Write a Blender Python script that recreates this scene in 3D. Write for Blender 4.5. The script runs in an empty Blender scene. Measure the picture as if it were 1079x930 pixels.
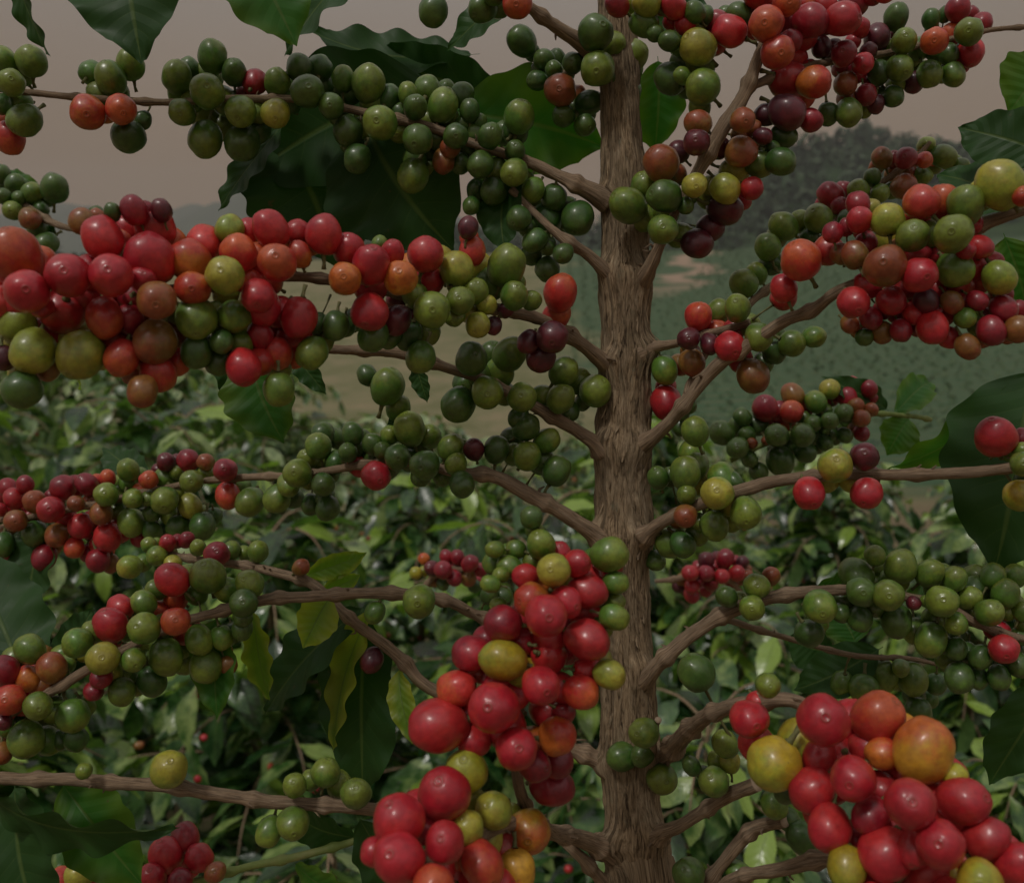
import bpy, bmesh, math, random
from mathutils import Vector, Matrix, noise, Euler

RND = random.Random(7)
scene = bpy.context.scene
COL = scene.collection
R = math.radians

# ------------------------------------------------------------------ camera
F = 930.0                      # focal length in units of a 1079 wide frame
PITCH = R(9)
CAM = Vector((0, 0, 1.5))
RIGHT = Vector((1, 0, 0))
UP = Vector((0, math.sin(PITCH), math.cos(PITCH)))
FWD = Vector((0, math.cos(PITCH), -math.sin(PITCH)))


def P(x, y, D):
    """a point D metres in front of the camera, seen at x, y of the 1079 x 930 frame"""
    return CAM + RIGHT * ((x - 539.5) / F * D) - UP * ((y - 465) / F * D) + FWD * D


cd = bpy.data.cameras.new('camera')
cd.sensor_width = 36
cd.lens = F / 1079 * 36
cd.clip_start = 0.02
cd.clip_end = 12000
cd.dof.use_dof = True
cd.dof.focus_distance = 0.40
cd.dof.aperture_fstop = 13
cam = bpy.data.objects.new('camera', cd)
COL.objects.link(cam)
cam.location = CAM
cam.rotation_euler = (math.pi / 2 - PITCH, 0, 0)
scene.camera = cam


# ------------------------------------------------------------------ helpers
def tag(o, label=None, cat=None, group=None, kind=None):
    if label: o['label'] = label
    if cat: o['category'] = cat
    if group: o['group'] = group
    if kind: o['kind'] = kind
    return o


def empty(name, loc, label, cat, group=None):
    o = bpy.data.objects.new(name, None)
    o.empty_display_size = 0.05
    COL.objects.link(o)
    o.location = loc
    tag(o, label, cat, group)
    return o


WORLD = {}                     # world location of every parent used


def link(name, me, parent=None, origin=None):
    """link mesh data whose coordinates are relative to `origin` (world)"""
    o = bpy.data.objects.new(name, me)
    COL.objects.link(o)
    origin = Vector(origin) if origin is not None else Vector((0, 0, 0))
    if parent is not None:
        o.parent = parent
        o.location = origin - WORLD[parent.name]
    else:
        o.location = origin
    WORLD[o.name] = origin
    return o


class MB:
    """collects faces (world coordinates) for one mesh"""
    def __init__(s):
        s.v, s.f, s.uv, s.mi = [], [], [], []

    def grid(s, rows, closed=False, uvs=None, mi=0):
        b = len(s.v)
        n = len(rows[0])
        for r in rows: s.v += [tuple(p) for p in r]
        for i in range(len(rows) - 1):
            for j in range(n if closed else n - 1):
                k = (j + 1) % n
                s.f.append((b + i * n + j, b + i * n + k, b + (i + 1) * n + k, b + (i + 1) * n + j))
                s.mi.append(mi)
                if uvs:
                    s.uv.append((uvs[i][j], uvs[i][k], uvs[i + 1][k], uvs[i + 1][j]))
                else:
                    s.uv.append(((0, 0),) * 4)
        return b

    def fan(s, ring_start, n, centre, flip=False, mi=0):
        c = len(s.v); s.v.append(tuple(centre))
        for j in range(n):
            k = (j + 1) % n
            s.f.append((ring_start + k, ring_start + j, c) if flip else (ring_start + j, ring_start + k, c))
            s.uv.append(((0, 0),) * 3); s.mi.append(mi)

    def mesh(s, name, mats, origin=(0, 0, 0), smooth=True):
        me = bpy.data.meshes.new(name)
        o = Vector(origin)
        me.from_pydata([tuple(Vector(p) - o) for p in s.v], [], s.f)
        ul = me.uv_layers.new(name='UVMap')
        flat = []
        for f in s.uv:
            for u in f: flat += [u[0], u[1]]
        ul.data.foreach_set('uv', flat)
        for m in mats: me.materials.append(m)
        me.polygons.foreach_set('material_index', s.mi)
        if smooth: me.polygons.foreach_set('use_smooth', [True] * len(me.polygons))
        me.update()
        return me


def catmull(pts, step):
    """smooth tuples of any length; pts = [(Vector, radius), ...] -> resampled"""
    P_ = [(*p[0], p[1]) for p in pts]
    P_ = [tuple(2 * a - b for a, b in zip(P_[0], P_[1]))] + P_ + [tuple(2 * a - b for a, b in zip(P_[-1], P_[-2]))]
    out = []
    for i in range(1, len(P_) - 2):
        p0, p1, p2, p3 = P_[i - 1:i + 3]
        L = math.dist(p1[:3], p2[:3])
        n = max(1, int(L / step))
        for k in range(n):
            t = k / n
            out.append(tuple(0.5 * (2 * b + (c - a) * t + (2 * a - 5 * b + 4 * c - d) * t * t + (3 * b - a - 3 * c + d) * t ** 3)
                             for a, b, c, d in zip(p0, p1, p2, p3)))
    out.append(P_[-2])
    return [(Vector(o[:3]), max(o[3], 1e-5)) for o in out]


def tube(mb, pts, seg=10, rough=0.0, nodes=0.0, seed=0.0, mi=0, stretch=3.0, cap=True, wave=None):
    """pts = [(Vector, radius)] already smooth"""
    t0 = (pts[1][0] - pts[0][0]).normalized()
    n = t0.orthogonal().normalized()
    rows, uvs, s_len = [], [], 0.0
    for i, (p, r) in enumerate(pts):
        a = pts[max(0, i - 1)][0]; b = pts[min(len(pts) - 1, i + 1)][0]
        t = (b - a).normalized() if (b - a).length > 1e-9 else t0
        n = (n - t * n.dot(t)).normalized()
        bn = t.cross(n)
        if i: s_len += (p - pts[i - 1][0]).length
        rr = r
        if nodes:
            ph = (s_len / nodes + seed * 0.37) % 1.0
            d = min(ph, 1 - ph) * nodes
            rr = r * (1 + 0.42 * math.exp(-(d / 0.0026) ** 2))
        row, uu = [], []
        for j in range(seg):
            an = 2 * math.pi * j / seg
            q = rr
            if rough:
                v1 = noise.noise(Vector((math.cos(an) * 2.2 + seed * 9, math.sin(an) * 2.2, s_len / r / stretch)))
                v2 = noise.noise(Vector((math.cos(an) * 5 + seed, math.sin(an) * 5, s_len / r / stretch * 2.2)))
                q = rr * (1 + rough * (v1 + 0.6 * v2))
            if wave: q *= wave(an, s_len)
            row.append(p + n * (math.cos(an) * q) + bn * (math.sin(an) * q))
            uu.append((j / seg, s_len * 10))
        rows.append(row); uvs.append(uu)
    b = mb.grid(rows, True, uvs, mi)
    if cap:
        mb.fan(b, seg, pts[0][0], True, mi)
        mb.fan(b + (len(rows) - 1) * seg, seg, pts[-1][0], False, mi)


# ------------------------------------------------------------------ materials
def new_mat(name):
    m = bpy.data.materials.new(name); m.use_nodes = True
    nt = m.node_tree
    return m, nt, nt.nodes['Principled BSDF'], nt.nodes['Material Output']


def N(nt, typ, **kw):
    n = nt.nodes.new(typ)
    for k, v in kw.items():
        if k.startswith('in_'):
            key = k[3:]
            n.inputs[int(key) if key.isdigit() else key.replace('_', ' ')].default_value = v
        else:
            setattr(n, k, v)
    return n


def ramp(nt, fac, stops, interp='LINEAR'):
    n = nt.nodes.new('ShaderNodeValToRGB')
    cr = n.color_ramp; cr.interpolation = interp
    while len(cr.elements) < len(stops): cr.elements.new(0.5)
    for e, (p, c) in zip(cr.elements, stops):
        e.position = p
        e.color = (c, c, c, 1) if isinstance(c, (int, float)) else (*c, 1)
    nt.links.new(fac, n.inputs[0])
    return n.outputs[0]


def mix(nt, fac, a, b, mode='MIX'):
    n = nt.nodes.new('ShaderNodeMix'); n.data_type = 'RGBA'; n.blend_type = mode
    for idx, v in ((0, fac), (6, a), (7, b)):
        if isinstance(v, (int, float)): n.inputs[idx].default_value = v
        elif isinstance(v, tuple): n.inputs[idx].default_value = (*v, 1)
        else: nt.links.new(v, n.inputs[idx])
    return n.outputs[2]


def math_(nt, op, a, b=None, c=None, clamp=False):
    n = nt.nodes.new('ShaderNodeMath'); n.operation = op; n.use_clamp = clamp
    for i, v in enumerate((a, b, c)):
        if v is None: continue
        if isinstance(v, (int, float)): n.inputs[i].default_value = v
        else: nt.links.new(v, n.inputs[i])
    return n.outputs[0]


def noise_tex(nt, vec, scale, detail=4, rough=0.55, dist=0.0):
    n = N(nt, 'ShaderNodeTexNoise'); n.inputs['Scale'].default_value = scale
    n.inputs['Detail'].default_value = detail; n.inputs['Roughness'].default_value = rough
    n.inputs['Distortion'].default_value = dist
    if vec is not None: nt.links.new(vec, n.inputs['Vector'])
    return n.outputs['Fac']


def mapping(nt, vec, scale=(1, 1, 1), loc=None):
    n = N(nt, 'ShaderNodeMapping'); n.inputs['Scale'].default_value = scale
    nt.links.new(vec, n.inputs['Vector'])
    if loc is not None: nt.links.new(loc, n.inputs['Location'])
    return n.outputs[0]


def bump(nt, h, strength, dist, bsdf):
    n = N(nt, 'ShaderNodeBump'); n.inputs['Strength'].default_value = strength; n.inputs['Distance'].default_value = dist
    nt.links.new(h, n.inputs['Height']); nt.links.new(n.outputs[0], bsdf.inputs['Normal'])


def berry_material():
    m, nt, b, out = new_mat('berry_skin')
    tc = N(nt, 'ShaderNodeTexCoord'); oi = N(nt, 'ShaderNodeObjectInfo')
    L = nt.links
    rnd = math_(nt, 'MULTIPLY', oi.outputs['Random'], 40.0)
    cx = N(nt, 'ShaderNodeCombineXYZ'); L.new(rnd, cx.inputs[0]); L.new(rnd, cx.inputs[2])
    vec = mapping(nt, tc.outputs['Object'], (1, 1, 1), cx.outputs[0])
    second = N(nt, 'ShaderNodeAttribute', attribute_type='OBJECT', attribute_name='second_tone')
    sep = N(nt, 'ShaderNodeSeparateXYZ'); L.new(tc.outputs['Object'], sep.inputs[0])
    n1 = noise_tex(nt, vec, 0.75, 3)
    n1b = noise_tex(nt, vec, 5.0, 4)
    # ripening runs in patches from one side of the skin to the other
    k = math_(nt, 'MULTIPLY_ADD', sep.outputs[2], 0.22, math_(nt, 'MULTIPLY_ADD', n1b, 0.35, n1))
    k = ramp(nt, k, [(0.64, 0), (0.88, 1)])
    col = mix(nt, k, oi.outputs['Color'], second.outputs['Color'])
    # mottling of the skin
    n2 = noise_tex(nt, vec, 3.2, 5, 0.6)
    col = mix(nt, ramp(nt, n2, [(0.35, 0), (0.72, 0.6)]), col, mix(nt, 1.0, col, (0.5, 0.42, 0.45), 'MULTIPLY'))
    n4 = noise_tex(nt, vec, 1.3, 4, 0.6)
    col = mix(nt, ramp(nt, n4, [(0.45, 0), (0.75, 0.5)]), col, mix(nt, 1.0, col, (1.5, 1.7, 1.5), 'MULTIPLY'))
    # pale specks
    vo = N(nt, 'ShaderNodeTexVoronoi', feature='F1'); vo.inputs['Scale'].default_value = 9; L.new(vec, vo.inputs['Vector'])
    sp = math_(nt, 'MULTIPLY', ramp(nt, vo.outputs['Distance'], [(0.05, 1), (0.11, 0)]), ramp(nt, n2, [(0.5, 0), (0.56, 0.5)]))
    col = mix(nt, sp, col, (0.5, 0.42, 0.28))
    n3 = noise_tex(nt, vec, 14, 3)
    sc = math_(nt, 'MULTIPLY', ramp(nt, n3, [(0.66, 0), (0.72, 1)]), ramp(nt, n1b, [(0.5, 0), (0.6, 0.75)]))
    col = mix(nt, sc, col, (0.07, 0.045, 0.025))
    # the round scar of the flower at the free end
    xy = math_(nt, 'SQRT', math_(nt, 'ADD', math_(nt, 'MULTIPLY', sep.outputs[0], sep.outputs[0]), math_(nt, 'MULTIPLY', sep.outputs[1], sep.outputs[1])))
    xyn = math_(nt, 'MULTIPLY_ADD', math_(nt, 'SUBTRACT', n3, 0.5), 0.05, xy)
    front = math_(nt, 'GREATER_THAN', sep.outputs[2], 0.3)
    ring = math_(nt, 'MULTIPLY', ramp(nt, xyn, [(0.10, 0.0), (0.135, 0.55), (0.17, 0.5), (0.21, 0)]), front)
    col = mix(nt, ring, col, mix(nt, 0.6, col, (0.10, 0.075, 0.03)))
    dot = math_(nt, 'MULTIPLY', ramp(nt, xyn, [(0.02, 0.7), (0.05, 0)]), front)
    col = mix(nt, dot, col, (0.05, 0.035, 0.02))
    L.new(col, b.inputs['Base Color'])
    # dusty bloom: gloss comes and goes
    rg = ramp(nt, noise_tex(nt, vec, 1.6, 5, 0.65), [(0.3, 0.34), (0.7, 0.55)])
    L.new(rg, b.inputs['Roughness'])
    b.inputs['Specular IOR Level'].default_value = 0.5
    b.inputs['Coat Weight'].default_value = 0.45
    b.inputs['Coat Roughness'].default_value = 0.2
    b.inputs['Subsurface Weight'].default_value = 0.0
    b.inputs['Subsurface Radius'].default_value = (1.0, 0.35, 0.2)
    b.inputs['Subsurface Scale'].default_value = 0.003
    bump(nt, math_(nt, 'ADD', n2, math_(nt, 'MULTIPLY', n3, 0.25)), 0.25, 0.0006, b)
    return m


def simple_mat(name, cols, scale, rough=0.7, bump_d=0.0, stretch=(1, 1, 1), coord='Object', spec=0.3, br=0.5):
    m, nt, b, out = new_mat(name)
    tc = N(nt, 'ShaderNodeTexCoord')
    vec = mapping(nt, tc.outputs[coord], stretch)
    n = noise_tex(nt, vec, scale, 6, 0.62)
    col = ramp(nt, n, [(0.3 + 0.4 * i / (len(cols) - 1), c) for i, c in enumerate(cols)])
    nt.links.new(col, b.inputs['Base Color'])
    b.inputs['Roughness'].default_value = rough
    b.inputs['Specular IOR Level'].default_value = spec
    if bump_d: bump(nt, n, br, bump_d, b)
    return m


def bark_material(name, cols, ridge=170.0, uvk=1.0):
    """fibrous bark: long fibres along the stem, in the stem's own uv"""
    m, nt, b, out = new_mat(name)
    L = nt.links
    uv = N(nt, 'ShaderNodeUVMap', uv_map='UVMap')
    sep = N(nt, 'ShaderNodeSeparateXYZ'); L.new(uv.outputs[0], sep.inputs[0])
    a = math_(nt, 'MULTIPLY', sep.outputs[0], 2 * math.pi)
    cx = N(nt, 'ShaderNodeCombineXYZ')
    L.new(math_(nt, 'COSINE', a), cx.inputs[0]); L.new(math_(nt, 'SINE', a), cx.inputs[1]); L.new(sep.outputs[1], cx.inputs[2])
    v = cx.outputs[0]
    f1 = noise_tex(nt, mapping(nt, v, (6 * uvk, 6 * uvk, 8)), 1.0, 7, 0.72, 1.2)
    f2 = noise_tex(nt, mapping(nt, v, (26 * uvk, 26 * uvk, 12)), 1.0, 5, 0.65, 0.8)
    f3 = noise_tex(nt, mapping(nt, v, (2.0, 2.0, 3.5)), 1.0, 4, 0.6)
    h = math_(nt, 'ADD', math_(nt, 'MULTIPLY', f1, 0.62), math_(nt, 'MULTIPLY', f2, 0.38))
    if uvk >= 1:          # long plates of bark parted by cracks
        wob = N(nt, 'ShaderNodeTexNoise'); wob.inputs['Scale'].default_value = 2.5; wob.inputs['Detail'].default_value = 4; L.new(v, wob.inputs['Vector'])
        vd = N(nt, 'ShaderNodeVectorMath', operation='MULTIPLY_ADD'); L.new(wob.outputs['Color'], vd.inputs[0]); vd.inputs[1].default_value = (.7, .7, .35); L.new(v, vd.inputs[2])
        vo = N(nt, 'ShaderNodeTexVoronoi', feature='DISTANCE_TO_EDGE'); vo.inputs['Scale'].default_value = 1
        L.new(mapping(nt, vd.outputs[0], (3.6, 3.6, 3.0)), vo.inputs['Vector'])
        vc = N(nt, 'ShaderNodeTexVoronoi', feature='F1'); vc.inputs['Scale'].default_value = 1
        L.new(mapping(nt, vd.outputs[0], (3.6, 3.6, 3.0)), vc.inputs['Vector'])
        pl = N(nt, 'ShaderNodeSeparateXYZ'); L.new(vc.outputs['Color'], pl.inputs[0])
        h = math_(nt, 'SUBTRACT', math_(nt, 'MULTIPLY_ADD', pl.outputs[0], 0.09, math_(nt, 'SUBTRACT', h, 0.03)), ramp(nt, vo.outputs['Distance'], [(0.0, 0.09), (0.06, 0.0)]))
    col = ramp(nt, h, [(0.35, cols[0]), (0.44, cols[1]), (0.55, cols[2]), (0.68, cols[3])])
    col = mix(nt, ramp(nt, f3, [(0.42, 0), (0.6, 0.8)]), col, mix(nt, 1.0, col, (1.35, 1.3, 1.25), 'MULTIPLY'))
    f4 = noise_tex(nt, mapping(nt, v, (1.6, 1.6, 6), ), 1.3, 5, 0.7)
    col = mix(nt, ramp(nt, f4, [(0.56, 0), (0.66, 0.7)]), col, mix(nt, 1.0, col, (0.4, 0.38, 0.36), 'MULTIPLY'))
    # grey green lichen
    li = noise_tex(nt, mapping(nt, v, (2.5, 2.5, 9), ), 1.0, 5, 0.7)
    col = mix(nt, ramp(nt, li, [(0.6, 0), (0.68, 0.45)]), col, (0.23, 0.22, 0.15))
    L.new(col, b.inputs['Base Color'])
    b.inputs['Roughness'].default_value = 0.85
    b.inputs['Specular IOR Level'].default_value = 0.2
    bump(nt, h, 0.9, 0.003 * (1 if uvk >= 1 else 0.4), b)
    return m


def leaf_material(name, dark, mid, light, yellow=0.0, rough=0.38, trans=0.25, vein=(0.10, 0.15, 0.04), plain=False, spec=0.55):
    m, nt, b, out = new_mat(name)
    L = nt.links
    uv = N(nt, 'ShaderNodeUVMap', uv_map='UVMap')
    tc = N(nt, 'ShaderNodeTexCoord'); geo = N(nt, 'ShaderNodeNewGeometry')
    sep = N(nt, 'ShaderNodeSeparateXYZ'); L.new(uv.outputs[0], sep.inputs[0])
    # u along the leaf (integer part: which leaf), v across -1..1
    u = math_(nt, 'FRACT', sep.outputs[0]); v = math_(nt, 'ABSOLUTE', sep.outputs[1])
    isl = geo.outputs['Random Per Island']
    n = noise_tex(nt, tc.outputs['Object'], 22, 4)
    t = math_(nt, 'ADD', math_(nt, 'MULTIPLY', n, 0.6), math_(nt, 'MULTIPLY', isl, 0.4))
    col = ramp(nt, t, [(0.34, dark), (0.5, mid), (0.66, light)] if plain else [(0.2, dark), (0.5, mid), (0.85, light)])
    if plain: col = mix(nt, ramp(nt, isl, [(0.84, 0), (0.88, 0.8)]), col, (0.26, 0.40, 0.045))
    if yellow:
        ny = noise_tex(nt, tc.outputs['Object'], 35, 3)
        ky = math_(nt, 'ADD', math_(nt, 'MULTIPLY', v, 0.5), ny)
        col = mix(nt, ramp(nt, ky, [(0.62, 0), (1.0, yellow)]), col, (0.45, 0.42, 0.05))
    saw = math_(nt, 'PINGPONG', math_(nt, 'SUBTRACT', math_(nt, 'MULTIPLY', u, 9.0), math_(nt, 'MULTIPLY', v, 1.6)), 0.5)
    lat = ramp(nt, saw, [(0.0, 1), (0.045, 0)])
    lat = math_(nt, 'MULTIPLY', lat, ramp(nt, v, [(0.0, 1), (0.85, 0.2), (1.0, 0)]))
    rib = ramp(nt, v, [(0.02, 1), (0.06, 0)])
    vv = math_(nt, 'MAXIMUM', math_(nt, 'MULTIPLY', lat, 0.22), math_(nt, 'MULTIPLY', rib, 0.6))
    col = mix(nt, vv, col, vein)
    # pale underside
    col = mix(nt, math_(nt, 'MULTIPLY', geo.outputs['Backfacing'], 0.4), col, (0.13, 0.19, 0.07))
    # small brown blemishes
    bl = n if plain else noise_tex(nt, tc.outputs['Object'], 160, 3)
    col = mix(nt, ramp(nt, bl, [(0.70, 0), (0.76, 0.6)]), col, (0.10, 0.06, 0.03))
    L.new(col, b.inputs['Base Color'])
    L.new(ramp(nt, n if plain else noise_tex(nt, tc.outputs['Object'], 60, 3), [(0.3, rough - 0.08), (0.7, rough + 0.16)]), b.inputs['Roughness'])
    b.inputs['Specular IOR Level'].default_value = spec
    hh = math_(nt, 'SUBTRACT', math_(nt, 'MULTIPLY', saw, 1.2), math_(nt, 'MULTIPLY', rib, 0.5))
    bump(nt, math_(nt, 'ADD', hh, math_(nt, 'MULTIPLY', bl, 0.12)), 0.22, 0.002, b)
    tr = N(nt, 'ShaderNodeBsdfTranslucent')
    tcol = mix(nt, 1.0, col, (2.0, 2.6, 0.8), 'MULTIPLY'); L.new(tcol, tr.inputs[0])
    ms = N(nt, 'ShaderNodeMixShader'); ms.inputs[0].default_value = trans
    L.new(b.outputs[0], ms.inputs[1]); L.new(tr.outputs[0], ms.inputs[2]); L.new(ms.outputs[0], out.inputs[0])
    return m


M = {}
M['berry'] = berry_material()
M['pedicel'] = simple_mat('pedicel', [(0.10, 0.13, 0.04), (0.2, 0.17, 0.08)], 3, 0.7)
M['trunk'] = bark_material('trunk_bark', [(0.06, 0.04, 0.025), (0.20, 0.145, 0.088), (0.34, 0.255, 0.165), (0.50, 0.40, 0.28)])
M['branch'] = bark_material('branch_bark', [(0.06, 0.04, 0.025), (0.20, 0.14, 0.09), (0.34, 0.25, 0.17), (0.52, 0.43, 0.33)], uvk=0.85)
M['twig'] = simple_mat('green_twig', [(0.10, 0.15, 0.03), (0.2, 0.26, 0.07), (0.3, 0.3, 0.12)], 60, 0.55)
M['leaf'] = leaf_material('leaf_dark', (0.012, 0.035, 0.010), (0.022, 0.065, 0.014), (0.04, 0.11, 0.02), rough=0.5, trans=0.14, spec=0.3)
M['leaf_bright'] = leaf_material('leaf_bright', (0.015, 0.06, 0.01), (0.03, 0.115, 0.014), (0.06, 0.18, 0.02), 0.12, rough=0.46, trans=0.28, spec=0.35)
M['leaf_yellow'] = leaf_material('leaf_yellow', (0.06, 0.13, 0.015), (0.12, 0.21, 0.02), (0.22, 0.3, 0.03), 0.5, rough=0.45, trans=0.4)
M['leaf_bush'] = leaf_material('leaf_bush', (0.015, 0.05, 0.014), (0.06, 0.14, 0.035), (0.34, 0.44, 0.15), 0.0, rough=0.25, trans=0.22, plain=True, spec=0.9)
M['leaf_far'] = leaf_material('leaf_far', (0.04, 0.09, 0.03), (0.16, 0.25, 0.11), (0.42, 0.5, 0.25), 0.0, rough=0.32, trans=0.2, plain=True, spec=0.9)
# ------------------------------------------------------------------ what grows where
# tiles of the photograph: x0, y0; three photo pixels of tile to one of the frame
TILE = dict(A=(0, 0), B=(360, 0), C=(719, 0), D=(0, 310), E=(360, 310), F=(719, 310), G=(0, 620), H=(360, 620), I=(719, 620))
# skin colours: first tone, second tone, wording
TONE = dict(
    g=((0.045, 0.112, 0.018), (0.080, 0.145, 0.022), None),
    G=((0.100, 0.195, 0.024), (0.190, 0.250, 0.030), None),
    L=((0.260, 0.310, 0.036), (0.400, 0.360, 0.045), 'pale yellowish green berry'),
    Y=((0.440, 0.350, 0.026), (0.330, 0.350, 0.034), 'yellow half ripe berry'),
    O=((0.540, 0.150, 0.022), (0.500, 0.045, 0.022), 'orange berry turning ripe'),
    A=((0.580, 0.290, 0.028), (0.560, 0.140, 0.026), 'amber yellow berry turning ripe'),
    B=((0.260, 0.120, 0.025), (0.300, 0.070, 0.025), 'brownish orange berry turning ripe'),
    K=((0.520, 0.034, 0.028), (0.560, 0.100, 0.028), 'red berry with an orange side'),
    R=((0.520, 0.026, 0.028), (0.430, 0.016, 0.030), 'ripe red berry'),
    r=((0.340, 0.014, 0.026), (0.240, 0.011, 0.026), 'deep crimson ripe berry'),
    P=((0.075, 0.010, 0.020), (0.140, 0.012, 0.022), 'overripe dark purple berry'),
)
# every branch: points x, y, depth, half width in frame pixels;  berries front ones first: tile x y radius tone
BR = {}
BR['upper_left'] = dict(pts=[(640, 214, .425, 8), (600, 192, .42, 6.5), (560, 172, .42, 6), (500, 152, .42, 5), (430, 128, .42, 5), (330, 108, .42, 4), (260, 104, .42, 4), (180, 107, .42, 3.6), (100, 104, .41, 3.4), (35, 98, .41, 3.4), (-30, 90, .41, 3)],
 b='''A 35 262 48 G;A 78 380 54 G;A 100 195 50 G;A 10 190 42 G;A 5 330 35 g;A 30 435 50 K;
A 350 250 53 G;A 412 205 46 G;A 288 230 40 G;A 277 355 57 O;A 382 345 52 K;A 405 430 57 g;A 450 380 30 g;
A 655 290 60 G;A 672 180 52 G;A 560 245 52 G;A 575 355 46 G;A 760 352 53 G;A 740 230 42 g;A 648 440 58 G;A 765 450 60 g;A 600 215 35 g;
A 970 290 58 g;A 870 358 50 L;A 875 262 44 G;A 805 260 42 r;A 945 215 44 g;A 1010 215 44 g;A 1045 335 44 g;
B 85 265 57 G;B 122 388 58 G;B 5 250 40 G;B 20 415 50 g;B 150 310 45 g;B 50 500 50 g;B 320 335 55 G;B 240 440 52 g;B 226 555 54 G;B 322 510 40 B;B 272 285 50 G;B 232 340 42 g;B 380 300 42 g;B 405 350 35 g;B 360 430 45 g;
B 438 520 48 g;B 545 545 48 G;B 560 370 52 G;B 548 415 45 g;B 468 430 45 g;B 480 605 46 g;B 425 600 35 g;B 605 600 40 G;B 670 625 45 g;B 410 650 30 g;B 745 690 58 g;B 640 700 60 g;B 650 850 45 g;B 600 800 40 g''')
BR['top_left'] = dict(pts=[(640, 72, .43, 8), (612, 48, .42, 7.5), (580, 26, .41, 6.5), (540, -5, .40, 5), (480, -40, .40, 4), (380, -60, .40, 3.5), (250, -70, .39, 3), (60, -60, .39, 3)],
 b='''B 555 10 55 K;B 445 25 48 g;B 290 35 52 g;B 912 180 56 G;B 800 105 60 g;B 808 218 58 G;B 885 110 42 g;B 905 285 46 g;B 480 -20 40 g''')
BR['top_drooping'] = dict(pts=[(632, 62, .43, 4), (612, 66, .435, 3.2), (594, 78, .44, 3), (590, 100, .44, 2.6), (604, 128, .44, 2)],
 b='''B 690 285 58 B;B 780 325 42 g;B 700 365 40 g;B 768 395 38 g;B 730 200 36 g;B 570 130 50 g;B 640 190 36 g;B 620 255 36 g;B 670 220 30 g''')
BR['top_right_upright'] = dict(pts=[(664, 310, .43, 9), (686, 276, .41, 6.5), (716, 215, .40, 5), (752, 152, .39, 8), (786, 95, .39, 7), (802, 55, .39, 6), (818, 20, .39, 5), (835, -40, .39, 4)],
 b='''B 905 650 60 G;B 1015 725 52 G;C 45 770 50 P;C 38 585 44 L;C 135 595 52 L;C 50 150 62 L;C 65 275 58 G;B 1010 515 62 B;B 1020 620 56 g;C 0 240 30 G;C 50 390 45 B;C 45 450 46 P;C 185 480 55 B;C 245 520 45 G;C 310 510 48 g;C 135 660 55 P;C 218 595 38 R;C 190 380 45 B;C 255 430 30 P;C 10 650 30 g;
C 265 75 57 K;C 150 100 52 R;C 180 45 40 g;C 300 165 55 K;C 415 260 55 O;C 335 255 65 R;C 350 190 50 R;C 505 60 58 R;C 405 65 55 r;C 330 355 60 P;C 405 380 40 r;C 330 5 50 K;C 340 130 38 r;C 450 20 40 R;C 540 10 45 r;C 110 70 40 r;B 965 10 48 L;B 955 75 45 G;B 870 15 42 r;B 1050 20 42 R;B 1035 130 35 g;B 1040 250 55 g;B 1070 150 32 G;C 40 40 36 g;C 240 -20 50 R;C 640 -30 40 R''')
BR['top_right_side'] = dict(pts=[(786, 95, .39, 5), (830, 78, .40, 4), (880, 65, .41, 4), (940, 55, .42, 3.5), (1000, 42, .42, 3), (1048, 31, .42, 2.6), (1110, 27, .42, 2)],
 b='''C 515 265 40 B;C 525 355 46 G;C 460 360 38 g;C 580 300 36 r;C 510 170 45 r;C 570 200 36 R;C 440 150 35 P;C 560 90 32 R;C 610 330 30 P;C 685 215 48 G;C 615 120 45 P;C 700 130 42 G;C 675 55 42 g;C 745 155 40 G;C 665 305 36 g;C 620 230 38 g;C 795 130 45 K;C 780 235 45 G;C 855 235 38 G;C 730 260 35 P;C 785 60 30 g;C 905 100 48 G;C 870 30 42 r;C 945 75 36 r;C 910 165 45 R;C 840 170 34 g''')
BR['right_large'] = dict(back=0.008, pts=[(668, 478, .425, 9), (690, 462, .41, 7), (717, 430, .40, 7), (752, 390, .39, 7.5), (815, 343, .37, 7), (860, 326, .355, 6.5), (890, 305, .345, 6), (960, 275, .335, 6), (1030, 240, .33, 6.5), (1120, 205, .32, 7)],
 b='''C 855 738 68 G;C 893 650 62 G;C 1005 585 78 L;C 727 745 54 G;C 648 695 56 L;C 755 640 60 K;C 748 868 60 R;C 375 822 68 K;C 860 850 58 G;C 640 840 72 B;C 460 790 50 K;C 560 695 45 R;C 555 645 42 r;C 1000 875 55 L;C 940 780 40 R;C 930 845 42 R;C 870 905 50 K;C 1075 620 34 O;C 320 910 45 R;C 545 805 45 B;C 475 735 35 r;C 580 770 40 r;
F 540 25 56 R;F 660 20 48 R;F 790 105 55 R;F 595 75 36 r;F 850 25 38 B;F 893 75 36 G;F 690 115 38 r;F 975 115 48 r;F 1015 45 45 r;F 900 165 42 B;F 530 95 32 B;F 630 120 36 B;F 575 135 30 g;F 770 20 40 P;F 1060 110 46 B;F 1062 50 32 r;F 730 60 36 R;F 930 20 36 r''')
BR['right_large_back'] = dict(pts=[(717, 430, .40, 4), (745, 370, .42, 4), (790, 320, .44, 4), (850, 270, .45, 3.6), (900, 215, .46, 3.4), (960, 170, .46, 3), (980, 150, .46, 2)],
 b='''C 430 690 48 G;C 320 715 48 G;C 270 780 44 G;C 280 830 45 g;C 195 895 48 G;C 470 617 42 r;C 555 600 38 G;C 625 610 32 G;C 700 590 45 B;C 705 500 38 r;C 630 500 35 B;C 825 495 40 G;C 765 505 28 K;C 760 555 28 G;C 600 560 30 g;C 770 460 30 L;C 880 525 28 G;C 520 690 34 g;C 400 750 34 g''')
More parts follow.
